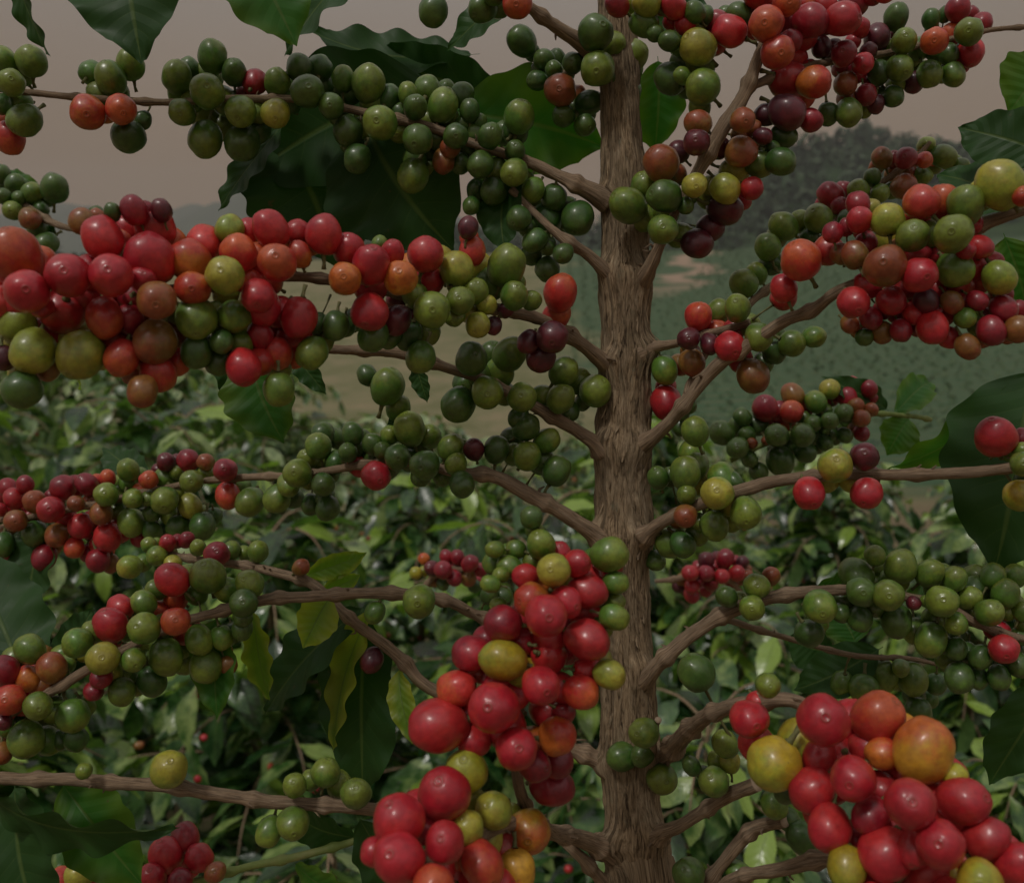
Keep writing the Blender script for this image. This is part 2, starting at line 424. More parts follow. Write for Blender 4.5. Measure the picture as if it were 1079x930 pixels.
BR['right_short'] = dict(pts=[(672, 376, .425, 8), (690, 368, .42, 6), (712, 363, .41, 4.5), (745, 352, .40, 4), (790, 340, .39, 4)],
 b='''F 150 165 53 R;F 222 257 57 B;F 20 140 40 P;F 30 215 44 B;F 50 72 48 K;F 175 45 48 G;F 320 10 45 R;F 240 135 48 G;F 345 155 45 G;F 290 180 42 g;F 415 135 38 G;E 1025 340 55 R;E 1020 240 45 G;E 1070 420 28 g;F 20 350 30 g''')
BR['right_middle'] = dict(pts=[(662, 585, .43, 9), (680, 564, .41, 7.5), (700, 548, .40, 7), (735, 530, .39, 6.5), (779, 518, .38, 7), (819, 507, .38, 6.5), (860, 502, .375, 6.2), (933, 500, .37, 6), (1019, 498, .36, 6), (1066, 492, .355, 6), (1120, 484, .35, 6)],
 b='''F 483 540 58 L;F 575 513 52 P;F 400 628 56 R;F 582 628 52 R;F 110 628 58 L;F 10 565 55 G;F 200 690 55 G;F 125 580 50 G;F 45 540 45 G;F 100 730 50 G;F 10 700 40 B;F 0 790 45 g;F 160 590 35 g;E 1000 580 38 g;E 1065 705 40 B;E 1035 785 50 G;E 990 840 34 g;
F 990 450 68 R;F 1072 455 34 r;F 1075 535 44 G;F 1065 635 52 Y;F 40 432 48 G;F 1085 590 40 g''')
BR['right_lower'] = dict(pts=[(664, 722, .43, 9), (690, 700, .41, 7.5), (720, 676, .405, 8), (760, 650, .40, 7.5), (810, 632, .40, 7), (865, 622, .39, 6), (920, 622, .39, 5), (960, 630, .39, 5), (1000, 640, .39, 5), (1040, 662, .39, 4.5), (1110, 680, .39, 4)],
 b='''I 435 55 55 G;I 650 20 55 G;I 820 40 55 G;I 785 160 55 G;I 675 100 52 g;I 970 75 45 G;I 1015 190 48 R;I 1020 15 45 G;I 905 30 40 G;I 865 110 40 G;I 560 95 42 g;I 400 140 48 g;I 865 190 38 g;I 730 45 25 P;I 565 10 50 g;I 220 60 45 G;I 140 25 38 g;I 940 215 40 g;I 1060 240 40 g;I 1066 150 32 G;I 875 280 50 g;I 1072 70 34 G;I 235 -8 46 G;I 1000 280 40 g;
F 690 860 55 G;F 608 825 36 G;F 550 885 58 G;F 780 880 45 G;F 980 890 42 G;F 280 890 32 B;F 860 900 42 G;F 920 925 38 g;F 1050 890 40 G''')
BR['right_hanging'] = dict(pts=[(760, 650, .42, 4), (830, 672, .43, 3), (900, 690, .44, 3), (960, 694, .45, 2.5), (990, 700, .45, 2)],
 b='''I 572 315 50 G;I 505 300 42 G;I 635 275 48 G;I 728 285 50 G;I 690 250 30 G;I 745 385 45 g;I 800 300 36 g''')
BR['front_right'] = dict(back=0.014, pts=[(680, 806, .43, 9), (704, 792, .41, 9), (728, 768, .38, 9), (752, 750, .35, 8), (802, 737, .32, 8), (846, 742, .31, 8), (890, 790, .30, 7), (950, 850, .28, 7), (1040, 930, .27, 7), (1100, 990, .26, 6)],
 b='''I 445 415 88 R;I 615 405 83 K;I 290 550 90 Y;I 760 510 95 A;I 540 600 75 R;I 505 530 66 R;I 410 635 75 R;I 720 680 85 R;I 885 670 80 R;I 465 755 75 R;I 640 835 85 R;I 815 805 80 R;I 960 785 72 R;I 770 900 85 R;I 210 410 65 R;I 235 490 60 R;I 630 520 55 O;I 700 590 75 R;I 595 715 60 r;I 520 880 65 Y;I 1060 870 74 R;I 940 930 80 Y;I 560 920 55 R;I 860 590 38 Y;I 890 860 50 R;I 680 940 60 R;I 1040 980 70 R;I 620 990 70 R;I 850 990 70 R;I 270 305 42 G;I 330 640 40 g''')
BR['lower_right_twig'] = dict(pts=[(678, 892, .43, 9), (700, 876, .41, 7.5), (719, 867, .40, 6.5), (752, 847, .39, 7), (776, 832, .38, 7.5), (796, 822, .37, 8)],
 b='''I 100 610 52 G;I 135 490 45 G;I 150 545 36 L;I 30 560 32 g;I 290 680 45 G;I 375 785 50 g;I 45 265 62 g''')
BR['bottom_right_twig'] = dict(pts=[(690, 985, .43, 9), (720, 955, .41, 7), (749, 923, .40, 6.5), (786, 883, .39, 7), (808, 870, .38, 7), (828, 866, .37, 6)], b='''I 20 900 55 g;I 180 900 42 G''')
BR['bottom_right_stub'] = dict(pts=[(690, 1010, .42, 8), (735, 960, .39, 6.5), (769, 930, .37, 6), (815, 915, .35, 7), (866, 905, .335, 8), (940, 915, .32, 7)], b='')
BR['right_of_trunk_low'] = dict(pts=[(684, 820, .425, 7), (688, 790, .41, 4), (690, 770, .40, 3), (694, 758, .39, 3)],
 b='''H 955 455 52 G;H 1012 600 52 G;H 885 530 50 g;H 940 590 45 g''')
BR['front_centre'] = dict(back=0.014, pts=[(655, 905, .425, 9), (620, 886, .41, 8), (585, 878, .38, 8), (560, 860, .34, 7), (545, 820, .31, 6), (545, 760, .30, 6), (560, 700, .30, 6), (580, 640, .30, 6), (590, 600, .31, 5)],
 b='''H 305 430 92 R;H 645 85 78 R;H 480 375 88 R;H 510 225 72 Y;H 510 110 62 r;H 410 205 62 r;H 775 160 70 R;H 628 305 68 R;H 755 325 60 K;H 552 505 75 R;H 680 465 65 O;H 665 625 70 r;H 365 315 62 K;H 655 215 62 R;H 600 35 58 O;H 775 10 62 R;H 770 80 55 R;H 780 260 52 R;H 420 480 55 R;H 845 270 52 L;H 860 90 45 G;H 560 170 50 r;H 700 390 40 r;
E 670 870 60 L;E 630 790 50 G;E 845 820 62 G;E 780 900 58 R;E 740 850 48 R;E 580 890 45 R;E 530 860 42 G;E 625 920 52 O;E 480 850 38 G;E 550 805 34 G;E 485 805 30 G;E 865 910 42 G;E 840 860 48 r;E 600 705 40 g;E 470 915 32 G''')
BR['front_centre_low'] = dict(back=0.012, pts=[(560, 860, .34, 6), (530, 870, .31, 6), (490, 885, .285, 6), (450, 915, .27, 6), (430, 975, .265, 6)],
 b='''H 325 650 92 R;H 180 850 90 R;H 395 575 75 Y;H 480 700 65 L;H 180 730 85 R;H 325 800 70 R;H 440 865 75 K;H 590 765 72 A;H 550 890 66 A;H 290 935 70 K;H 110 830 50 R;H 390 950 60 R;H 250 760 50 r;H 500 950 60 R''')
BR['middle_left_stout'] = dict(pts=[(650, 815, .43, 7), (600, 790, .43, 6.5), (530, 765, .42, 6.5), (455, 725, .41, 6.5), (425, 698, .41, 6.5), (395, 672, .41, 6), (362, 643, .41, 5.5), (330, 617, .42, 5.5), (290, 603, .43, 5), (250, 594, .44, 4.5), (200, 588, .45, 4), (160, 580, .46, 3)],
 b='''D 685 820 45 r;D 815 812 35 G;D 495 825 35 G;D 410 860 40 L;D 470 790 26 G;D 530 785 30 R;D 590 775 28 r;D 625 800 28 G;D 730 810 32 G;D 950 862 30 B;D 545 850 30 L;H 95 225 42 P''')
BR['middle_left'] = dict(pts=[(650, 700, .43, 7), (590, 672, .42, 6.5), (510, 650, .41, 6), (473, 633, .40, 6), (420, 626, .39, 6), (360, 625, .385, 6), (310, 628, .38, 6), (277, 633, .38, 6), (200, 653, .375, 5), (140, 680, .37, 5), (90, 707, .37, 5), (55, 728, .37, 5), (0, 755, .37, 4), (-40, 775, .37, 4)],
 b='''G 350 115 56 R;G 380 60 42 R;G 455 125 55 G;G 555 103 48 K;G 245 170 50 G;G 325 220 55 L;G 525 215 57 G;G 420 225 42 G;G 628 160 48 G;G 650 245 55 G;G 700 155 38 G;G 385 325 45 G;G 480 290 50 g;G 320 280 38 r;G 720 240 32 B;G 765 125 38 g;G 770 45 50 g;G 455 45 42 G;D 655 890 60 G;D 545 900 55 R;G 620 15 40 G;D 790 915 48 G;
H 245 40 60 G;H 105 75 38 G;H 465 20 32 g;H 510 25 34 g;
G 15 260 50 r;G 30 350 52 K;G 90 285 44 O;G 165 250 50 B;G 95 190 50 G;G 205 240 34 G;G 120 370 50 G;G 230 400 55 G;G 265 370 38 G;G 85 475 60 G;G 150 480 46 G;G 5 520 35 B;G 25 440 32 G;G 240 475 40 g;G 10 420 30 P;G 60 420 34 g''')
BR['left_tier'] = dict(pts=[(650, 580, .43, 9), (622, 558, .42, 8), (594, 540, .415, 8), (560, 523, .41, 8), (520, 502, .41, 7), (483, 497, .41, 6), (440, 487, .42, 5), (400, 486, .43, 4.5), (350, 494, .44, 4), (300, 502, .46, 4), (250, 503, .48, 4), (200, 508, .5, 3.5), (100, 530, .51, 3.5), (30, 545, .52, 3), (-40, 550, .52, 3)],
 b='''E 345 485 44 G;E 418 490 38 P;E 490 490 46 g;E 585 510 50 G;E 648 462 45 G;E 582 420 48 g;E 678 558 48 g;E 262 540 52 g;E 215 425 55 G;E 175 515 45 g;E 108 572 52 R;E 55 540 42 R;E 100 475 38 g;E 35 440 38 g;E 380 600 45 g;E 250 575 34 g;E 310 540 30 g;E 145 292 62 G;E 80 255 34 g;E 20 500 32 g;
D 940 565 48 G;D 790 655 50 G;D 875 645 48 G;D 1005 480 45 G;D 1020 440 40 g;D 1020 600 42 g;D 1035 675 42 g;D 1060 530 40 g;D 925 640 38 g;
D 712 555 42 r;D 720 635 45 K;D 520 650 48 G;D 605 590 40 G;D 525 580 40 G;D 600 668 40 L;D 595 525 38 r;D 525 530 32 P;D 650 530 30 B;D 405 555 36 G;D 405 595 33 G;D 335 632 40 G;D 420 645 35 G;D 470 585 32 K;D 415 720 45 G;D 320 690 38 B;D 340 580 28 K;D 275 600 38 r;D 200 610 42 r;D 160 680 45 R;D 110 655 40 B;D 45 645 35 R;D 25 610 30 r;D 50 715 38 B;D 255 730 40 R;D 340 765 46 R;D 180 760 40 B;D 110 755 42 g;D 235 800 35 K;D 140 830 40 r;D 70 780 38 g;D 10 790 40 g;D 30 830 30 r;D 565 735 42 g;D 480 745 35 g;D 640 730 45 g;D 310 840 40 r;D 350 850 30 B;D 675 700 30 g;D 240 660 30 B;D 0 680 24 R;D 310 790 30 R;D 480 690 30 g;D 80 600 28 r;D 440 770 30 r''')
BR['large_left'] = dict(back=0.013, pts=[(656, 400, .43, 9), (636, 380, .42, 8), (614, 362, .41, 7.5), (593, 347, .40, 7), (560, 334, .385, 6.5), (520, 326, .37, 6), (460, 318, .355, 6), (400, 305, .34, 6), (330, 293, .33, 5.5), (260, 295, .32, 6), (180, 305, .31, 6), (90, 310, .305, 6), (0, 310, .30, 6), (-60, 308, .30, 6)],
 b='''A 475 820 82 R;A 45 810 90 K;A 350 870 72 R;A 215 870 75 R;D 200 55 72 R;D 330 75 62 K;A 600 825 70 O;A 490 720 66 R;A 645 770 60 K;A 755 800 60 K;A 85 920 75 R;A 325 755 68 R;A 370 780 55 K;A 710 870 65 L;A 875 830 65 K;A 855 725 60 R;A 1022 740 62 R;A 940 735 44 R;A 945 805 44 O;A 725 725 50 L;A 425 665 45 r;A 510 665 35 P;A 355 670 30 g;A 260 700 45 B;
D 620 75 70 G;D 495 20 65 B;D 490 150 70 B;D 740 70 55 G;D 105 180 72 L;D 255 190 78 L;D 55 95 65 L;D 5 30 60 K;D 385 200 60 K;D 500 250 60 K;D 410 80 48 r;D 70 300 62 g;D 450 305 50 B;D 620 180 55 g;D 10 200 42 P;D 150 230 44 B;D 945 75 62 R;D 825 35 65 R;D 820 130 48 r;D 875 185 52 K;D 770 230 60 R;D 985 185 54 G;D 880 300 52 G;D 1060 100 46 g;D 60 30 50 R;D 420 10 50 r;
B 92 838 65 R;E 90 55 65 R;E 285 50 63 G;B 265 805 60 R;B 185 878 60 A;B 362 850 60 L;B 412 795 48 K;B 160 800 42 R;B 520 840 65 G;B 475 890 58 G;E 175 80 50 P;E 430 97 45 L;E 375 20 50 G;E 545 5 50 G;E 600 20 36 G;E 690 -5 60 K;E 665 135 55 P;E 250 200 52 G;E 100 130 55 g;E 210 130 50 g;B 10 880 58 A;B 120 770 28 G;A 815 935 60 R;E 480 100 30 P;E 10 100 38 g;B 400 720 36 P;E 630 200 50 P;E 590 150 40 P;D 700 150 40 g;D 560 60 40 G''')
BR['left_second'] = dict(pts=[(650, 490, .43, 9), (632, 470, .42, 7.5), (612, 457, .42, 7), (590, 444, .415, 6.5), (560, 426, .41, 6), (530, 410, .41, 5.5), (503, 398, .405, 5.5), (460, 384, .40, 5.5), (417, 373, .395, 6), (360, 368, .39, 5), (300, 366, .385, 4.5), (225, 357, .38, 4)],
 b='''E 530 190 58 G;E 460 310 57 G;E 570 325 52 G;E 368 348 60 g;E 410 205 58 g;E 700 245 50 G;E 692 330 50 G;E 800 305 55 G;E 560 390 36 g;E 720 370 36 g''')
BR['trunk_upper_stub'] = dict(pts=[(655, 305, .43, 9), (637, 284, .42, 7), (618, 266, .415, 6), (600, 255, .41, 6), (575, 235, .41, 4), (540, 200, .42, 3)], b='B 560 690 44 g;B 700 800 36 g;B 610 760 40 g')
BR['bottom_left'] = dict(pts=[(664, 905, .43, 9), (640, 892, .42, 7), (600, 880, .41, 7), (500, 865, .39, 7), (390, 852, .37, 6.8), (300, 845, .365, 6.8), (230, 836, .36, 6.8), (170, 828, .36, 6.8), (100, 822, .36, 6.6), (40, 820, .36, 6.6), (-50, 816, .36, 6)],
 b='''G 533 570 63 L;G 930 620 42 G;G 1027 580 50 G;G 925 740 57 G;G 850 765 46 G;H 45 645 52 G;G 265 575 28 G''')
BR['trunk_base_twig'] = dict(pts=[(664, 965, .42, 8), (640, 935, .42, 7), (615, 905, .41, 6), (590, 880, .41, 5)], b='')
BR['above_frame'] = dict(pts=[(648, -40, .43, 7), (600, -70, .42, 5), (520, -85, .41, 4), (430, -90, .41, 3)], b='')

# branches of neighbouring plants
NB = {}
NB['mid_right'] = dict(pts=[(980, 442, .60, 2.6), (935, 436, .56, 2.6), (890, 440, .555, 2.6), (840, 455, .55, 2.8), (800, 470, .55, 3), (770, 485, .55, 3)], mat='twig',
 label='small cluster of green and reddish berries behind, above the bare stretch of the right branch', b='''F 262 360 45 r;F 345 372 40 K;F 348 318 38 B;F 422 340 38 G;F 465 300 35 L;F 520 325 35 r;F 535 288 32 R;F 570 330 33 K;F 590 300 28 r;F 565 392 32 B;F 595 365 26 B;F 232 408 42 g;F 298 445 42 g;F 190 388 30 g;F 175 485 38 g;F 125 438 42 g;F 380 445 42 g;F 412 408 30 g;F 465 400 32 g;F 510 375 32 g;F 512 445 28 g;F 565 438 28 r;F 310 528 48 g;F 390 500 35 g;F 240 560 32 g;F 450 470 28 g;F 340 480 30 g;F 220 470 20 B;F 470 440 24 g''')
NB['far_right'] = dict(pts=[(790, 640, .74, 3), (770, 612, .73, 3), (740, 605, .72, 3), (710, 610, .72, 3), (690, 612, .72, 2)], mat='branch',
 label='small distant cluster of crimson berries just right of the trunk', b='''F 25 880 30 R;F 75 840 30 P;F 135 835 32 r;F 190 845 22 P;F 125 890 28 R;F 172 880 28 R;F 75 880 28 r;F 90 912 28 r;F 30 920 26 R;I 30 20 28 r;I 75 5 24 r;F 50 860 22 r;F 105 860 24 r;F 155 905 24 r;F 0 900 22 B;I -10 -10 26 P;F 200 890 24 B''')
NB['far_centre'] = dict(pts=[(440, 640, .72, 3), (450, 615, .71, 3), (470, 600, .70, 3), (490, 600, .70, 2)], mat='branch',
 label='small distant cluster of crimson berries between the left branches and the big red bunch', b='''E 320 870 32 r;E 285 865 28 P;E 405 850 30 r;E 365 830 24 r;E 355 895 28 r;E 330 828 24 r;E 400 895 30 B;E 440 870 24 r;E 235 880 22 Y;E 290 905 22 B;E 260 835 20 O;E 420 920 24 g;E 320 915 22 g''')
NB['far_left_top'] = dict(pts=[(-40, 190, .60, 3), (0, 205, .58, 4), (35, 222, .57, 4), (65, 238, .56, 3.5), (110, 245, .56, 3)], mat='branch',
 label='slender branch with small green berries at the left edge above the big red row', b='''A 172 595 45 g;A 45 580 32 g;A 100 610 35 G;A 40 665 32 G;A 95 690 38 B;A 5 550 30 g;A 305 680 30 g;A 10 620 28 g;A 130 660 26 g;A 145 770 40 g;A 60 625 24 g''')
NB['low_left'] = dict(pts=[(455, 842, .47, 2.6), (390, 880, .46, 3.6), (310, 903, .45, 4.2), (260, 913, .45, 4), (213, 927, .45, 4), (140, 945, .45, 4), (60, 960, .45, 4)], mat='twig',
 label='young green stem with a cluster of red berries at the lower left corner', b='''G 525 840 58 R;G 630 850 46 R;G 585 785 46 r;G 360 885 45 r;G 480 910 46 R;G 425 910 30 K;G 250 905 46 L;G 195 920 42 K;G 300 930 34 R;G 680 895 36 B;G 570 920 40 r''')

# leaves: branch, base x y depth, tip x y depth, width px, roll degrees, material, curl
LV = [
 ('top_left', 150, -75, .385, 140, 68, .375, 125, 8, 'leaf', .25),
 ('top_left', 225, -75, .385, 318, 46, .39, 112, -25, 'leaf_bright', .2),
 ('top_left', 8, -65, .385, 54, 58, .39, 44, 50, 'leaf', .1),
 ('above_frame', 430, -88, .43, 300, 62, .46, 70, 35, 'leaf', .2),
 ('upper_left', 505, 60, .47, 322, 24, .47, 60, 30, 'leaf', -.2),
 ('upper_left', 540, 100, .47, 395, 45, .48, 60, -30, 'leaf', .2),
 ('upper_left', 470, 110, .46, 635, 165, .47, 105, 12, 'leaf_bright', .15),
 ('upper_left', 470, 92, .46, 262, 190, .47, 120, -10, 'leaf', .15),
 ('upper_left', 380, 110, .45, 480, 262, .45, 140, 15, 'leaf', .2),
 ('upper_left', 310, 130, .47, 350, 285, .48, 130, -15, 'leaf', .2),
 ('trunk_upper_stub', 540, 175, .43, 535, 268, .42, 52, 30, 'leaf', .2),
 ('upper_left', 300, 120, .45, 232, 225, .46, 42, 30, 'leaf', .1),
 ('top_right_upright', 690, 60, .46, 690, 162, .47, 60, 30, 'leaf_bright', .1),
 ('top_left', 555, -10, .43, 470, 50, .45, 45, 20, 'leaf', .1),
 ('top_right_upright', 720, -30, .43, 705, 60, .44, 55, 20, 'leaf', .1),
 ('left_second', 268, 362, .385, 297, 468, .38, 78, 12, 'leaf_bright', .15),
 ('left_second', 310, 367, .385, 341, 418, .38, 26, 20, 'leaf', .1),
 ('left_second', 232, 358, .39, 262, 440, .40, 50, -35, 'leaf', .1),
 ('left_second', 440, 380, .40, 448, 425, .40, 22, 30, 'leaf', .1),
 ('right_middle', 1110, 385, .42, 1035, 602, .42, 138, 22, 'leaf', .3),
 ('right_middle', 1090, 400, .43, 932, 490, .45, 62, -35, 'leaf_bright', .3),
 ('right_middle', 1100, 560, .42, 1090, 400, .45, 90, -10, 'leaf', .2),
 ('right_large', 1110, 175, .36, 1012, 130, .38, 62, -20, 'leaf', .2),
 ('right_large', 1120, 60, .36, 1062, 120, .37, 70, 20, 'leaf_bright', .2),
 ('right_large', 1090, 225, .37, 985, 185, .40, 70, 15, 'leaf', .3),
 ('right_large', 1060, 245, .36, 1076, 330, .37, 55, 30, 'leaf_bright', .1),
 ('right_large', 1080, 330, .36, 1000, 300, .38, 26, 50, 'leaf_bright', .1),
 ('right_hanging', 930, 680, .45, 835, 725, .46, 50, 30, 'leaf', .2),
 ('right_hanging', 900, 680, .46, 880, 640, .47, 50, 10, 'leaf_bright', .2),
 ('right_hanging', 880, 690, .46, 830, 668, .47, 46, -20, 'leaf', .2),
 ('right_lower', 1100, 700, .42, 1050, 830, .43, 60, 20, 'leaf', .1),
 ('right_lower', 850, 625, .41, 905, 600, .42, 34, 30, 'leaf_bright', .1),
 ('middle_left', 262, 640, .40, 285, 738, .40, 36, 25, 'leaf_yellow', .2),
 ('middle_left', 352, 628, .40, 318, 682, .39, 42, -10, 'leaf_yellow', .3),
 ('middle_left', 400, 630, .41, 352, 792, .42, 40, 40, 'leaf_yellow', .1),
 ('middle_left', 390, 640, .42, 275, 745, .43, 62, 40, 'leaf', .3),
 ('middle_left', 400, 640, .43, 370, 838, .43, 85, 15, 'leaf', .2),
 ('middle_left_stout', 425, 700, .41, 430, 784, .40, 30, 20, 'leaf_yellow', .2),
 ('middle_left', 235, 645, .39, 222, 758, .38, 48, 10, 'leaf_bright', .2),
 ('middle_left_stout', 320, 612, .43, 385, 578, .44, 26, 10, 'leaf_yellow', .1),
 ('middle_left_stout', 335, 622, .43, 380, 605, .44, 22, 10, 'leaf_yellow', .1),
 ('middle_left', 20, 750, .38, -20, 570, .42, 90, 20, 'leaf', .2),
 ('middle_left', 60, 730, .38, 100, 640, .42, 40, 50, 'leaf', .2),
 ('bottom_left', -30, 822, .37, 190, 880, .36, 62, 35, 'leaf', .35),
 ('bottom_left', 10, 825, .38, 60, 985, .36, 110, 10, 'leaf', .2),
 ('bottom_left', 60, 825, .39, 150, 935, .38, 74, -10, 'leaf_bright', .3),
 ('bottom_left', 380, 855, .39, 440, 960, .40, 60, 15, 'leaf', .2),
 ('left_tier', 55, 540, .53, 20, 660, .52, 54, 15, 'leaf', .2),
 ('left_tier', 150, 520, .52, 110, 470, .55, 36, 25, 'leaf', .1),
 ('large_left', 80, 315, .33, 85, 410, .36, 30, 40, 'leaf_yellow', .2),
 ('left_tier', 395, 486, .44, 420, 420, .44, 8, 0, 'leaf', .0),
]
NLV = [
 ('mid_right', 935, 436, .57, 868, 392, .56, 30, 10, 'leaf', .3),
 ('mid_right', 940, 437, .57, 985, 405, .60, 34, -20, 'leaf_bright', .3),
 ('mid_right', 960, 440, .57, 935, 480, .57, 40, 10, 'leaf_bright', .3),
 ('far_left_top', 40, 225, .58, 0, 175, .6, 30, 20, 'leaf_bright', .2),
 ('far_left_top', 60, 236, .57, 45, 300, .6, 50, 20, 'leaf', .2),
 ('low_left', 310, 903, .45, 380, 945, .44, 40, 20, 'leaf_bright', .3),
 ('low_left', 380, 885, .46, 300, 840, .47, 44, -20, 'leaf', .3),
]
# ------------------------------------------------------------------ berries
def berry_mesh(name, ped, seed):
    """a coffee cherry of radius 1: round, slightly lopsided, a ringed scar at the free end (+z) and a stalk at the other"""
    mb = MB()
    seg = 28
    prof = [(0.05, -0.035), (0.10, -0.03), (0.135, -0.008), (0.165, 0.0), (0.21, -0.022), (0.27, -0.01), (0.38, 0), (0.52, 0), (0.68, 0), (0.86, 0), (1.05, 0), (1.25, 0), (1.45, 0), (1.65, 0), (1.85, 0), (2.05, 0), (2.25, 0), (2.45, 0), (2.62, -0.01), (2.8, -0.03), (2.95, -0.07)]
    rng = random.Random(seed)
    ax, ay, az = 1 + rng.uniform(-.08, .0), 1 + rng.uniform(-.05, .02), 1.03 + rng.uniform(0, .17)
    rows = []
    for th, dr in prof:
        row = []
        for j in range(seg):
            an = 2 * math.pi * j / seg
            d = Vector((math.sin(th) * math.cos(an), math.sin(th) * math.sin(an), math.cos(th)))
            rr = 1 + dr + 0.08 * noise.noise(d * 1.3 + Vector((seed * 7.1, 3, 0))) + 0.015 * noise.noise(d * 4 + Vector((seed, 0, 5)))
            rr -= 0.02 * math.exp(-(d.y / 0.12) ** 2) * math.sin(th)      # the seam of the two beans
            row.append(Vector((d.x * ax, d.y * ay, d.z * az)) * rr)
        rows.append(row)
    b = mb.grid(rows, True)
    mb.fan(b, seg, (0, 0, az * 0.955), True)
    # stalk
    th_ = 1.0 if ped < 1 else 0.7
    st = [(Vector((0, 0, -az * 0.93)), 0.2), (Vector((0.03, 0, -az * 1.0)), 0.13 * th_), (Vector((0.05, 0.03, -az - ped * 0.5)), 0.095 * th_), (Vector((0, 0, -az - ped)), 0.14)]
    tube(mb, st, 7, mi=1)
    for i, f in enumerate(mb.f): mb.f[i] = tuple(reversed(f)) if mb.mi[i] == 0 else f
    return mb.mesh(name, [M['berry'], M['pedicel']])


PEDS = [0.25, 0.7, 1.2, 1.8, 2.6, 3.6]
BM = [[berry_mesh('berry_%d_%d' % (i, k), p, i * 5 + k + 1) for i in range(4)] for k, p in enumerate(PEDS)]


def quat_to(d, spin):
    return d.to_track_quat('Z', 'Y') @ Euler((0, 0, spin)).to_quaternion()


def near_on(pts, x, y):
    """closest place of a polyline in the frame: distance px, depth, half width, px position"""
    best = None
    for a, b in zip(pts, pts[1:]):
        dx, dy = b[0] - a[0], b[1] - a[1]
        L = dx * dx + dy * dy
        t = max(0, min(1, ((x - a[0]) * dx + (y - a[1]) * dy) / L)) if L else 0
        qx, qy = a[0] + dx * t, a[1] + dy * t
        d = math.hypot(x - qx, y - qy)
        if best is None or d < best[0]:
            best = (d, a[2] + (b[2] - a[2]) * t, a[3] + (b[3] - a[3]) * t, qx, qy)
    return best


PLACED = []      # (x, y, r px, depth) of berries of all branches


def place_berries(spec, parent, rng):
    pts = spec['pts']
    done, items = [], []
    for it in spec['b'].replace('\n', '').split(';'):
        it = it.strip()
        if not it: continue
        t, x, y, r, tone = it.split()
        items.append((TILE[t][0] + float(x) / 2.997, TILE[t][1] + float(y) / 2.997, float(r) / 2.997, tone))
    # berries packed behind the gaps of a bunch
    fill = []
    for i, a in enumerate(items):
        for b in items[i + 1:]:
            d = math.hypot(a[0] - b[0], a[1] - b[1])
            if not (a[2] + b[2]) * 0.88 < d < (a[2] + b[2]) * 1.45: continue
            mx, my = (a[0] + b[0]) / 2 + rng.uniform(-2, 2), (a[1] + b[1]) / 2 + rng.uniform(-2, 2)
            if any(math.hypot(mx - c[0], my - c[1]) < c[2] * 0.8 for c in items): continue
            if any(math.hypot(mx - c[0], my - c[1]) < c[2] * 1.1 for c in fill): continue
            fill.append((mx, my, min(a[2], b[2]) * rng.uniform(.78, .92), rng.choice((a[3], b[3]))))
    nfront = len(items)
    for n_, (x, y, r, tone) in enumerate(items + fill):
        d, Db, hw, qx, qy = near_on(pts, x, y)
        k = Db / F                       # metres per px at that depth
        R_, d_, hw_ = r * k, d * k, hw * k
        s = math.sqrt(max(0, ((R_ + hw_) * 0.97) ** 2 - d_ ** 2))
        z = Db - s - (0.004 if s > 0 else 0)
        for (x2, y2, R2, z2) in done:
            dd = math.hypot(x - x2, y - y2) * k
            if dd < (R_ + R2) * 0.88:
                q = math.sqrt(((R_ + R2) * 0.88) ** 2 - dd ** 2)
                if z < z2 + q: z = z2 + q if z > z2 - q else z
                z = max(z, z2 + q) if dd < (R_ + R2) * 0.88 and z > z2 - q else z
        if s > 0 and Db - s * 0.8 < z < Db + s: z = Db + s
        if n_ >= nfront: z = max(z, Db - 0.004)
        z = min(z, Db + (0.026 if n_ < nfront else 0.02))
        done.append((x, y, R_, z))
        Rr = r * z / F * 0.945
        c = P(x, y, z)
        q = P(qx, qy, Db)
        # growers: the free end looks away from the branch, and often a little upward or outward
        v = c - q
        if v.length < 0.5 * Rr: v = -FWD * Rr
        dirn = v.normalized()
        if n_ >= nfront and dirn.dot(FWD) > -0.1: dirn = (dirn - FWD * (dirn.dot(FWD) + 0.6)).normalized()
        gap = max(0.05, ((c - q).length - hw_) / Rr - 1.0)
        if gap > 0.6 and any((x != e[0] or y != e[1]) and math.hypot(x - e[0], y - e[1]) < (r + e[2]) * 1.05 and math.hypot(e[0] - qx, e[1] - qy) < d for e in items + fill): gap = 0.5
        jt = 1.0 if gap < 0.8 else 0.15
        dirn = (dirn + jt * Vector((rng.uniform(-.35, .35), rng.uniform(-.3, .3), rng.uniform(-.3, .2)))).normalized()
        if z < Db + 0.004: dirn = (dirn - FWD * jt * rng.uniform(0.1, 0.9)).normalized()
        kk = min(range(len(PEDS)), key=lambda i: abs(PEDS[i] - gap))
        o = link('berry', BM[kk][rng.randrange(4)], parent, c)
        o.rotation_mode = 'QUATERNION'
        o.rotation_quaternion = quat_to(dirn, rng.uniform(0, 6.28))
        e = rng.uniform(0.97, 1.02)
        o.scale = (Rr * e, Rr * e, Rr * rng.uniform(0.95, 1.02))
        a, b2, word = TONE[tone]
        j = rng.uniform(0.86, 1.14); h = rng.uniform(-0.1, 0.1)
        o.color = (min(1, a[0] * j * (1 + h)), a[1] * j * (1 - h * .5), a[2] * j, 1)
        o['second_tone'] = [b2[0] * j, b2[1] * j, b2[2] * j]
        if word: o['label'] = word


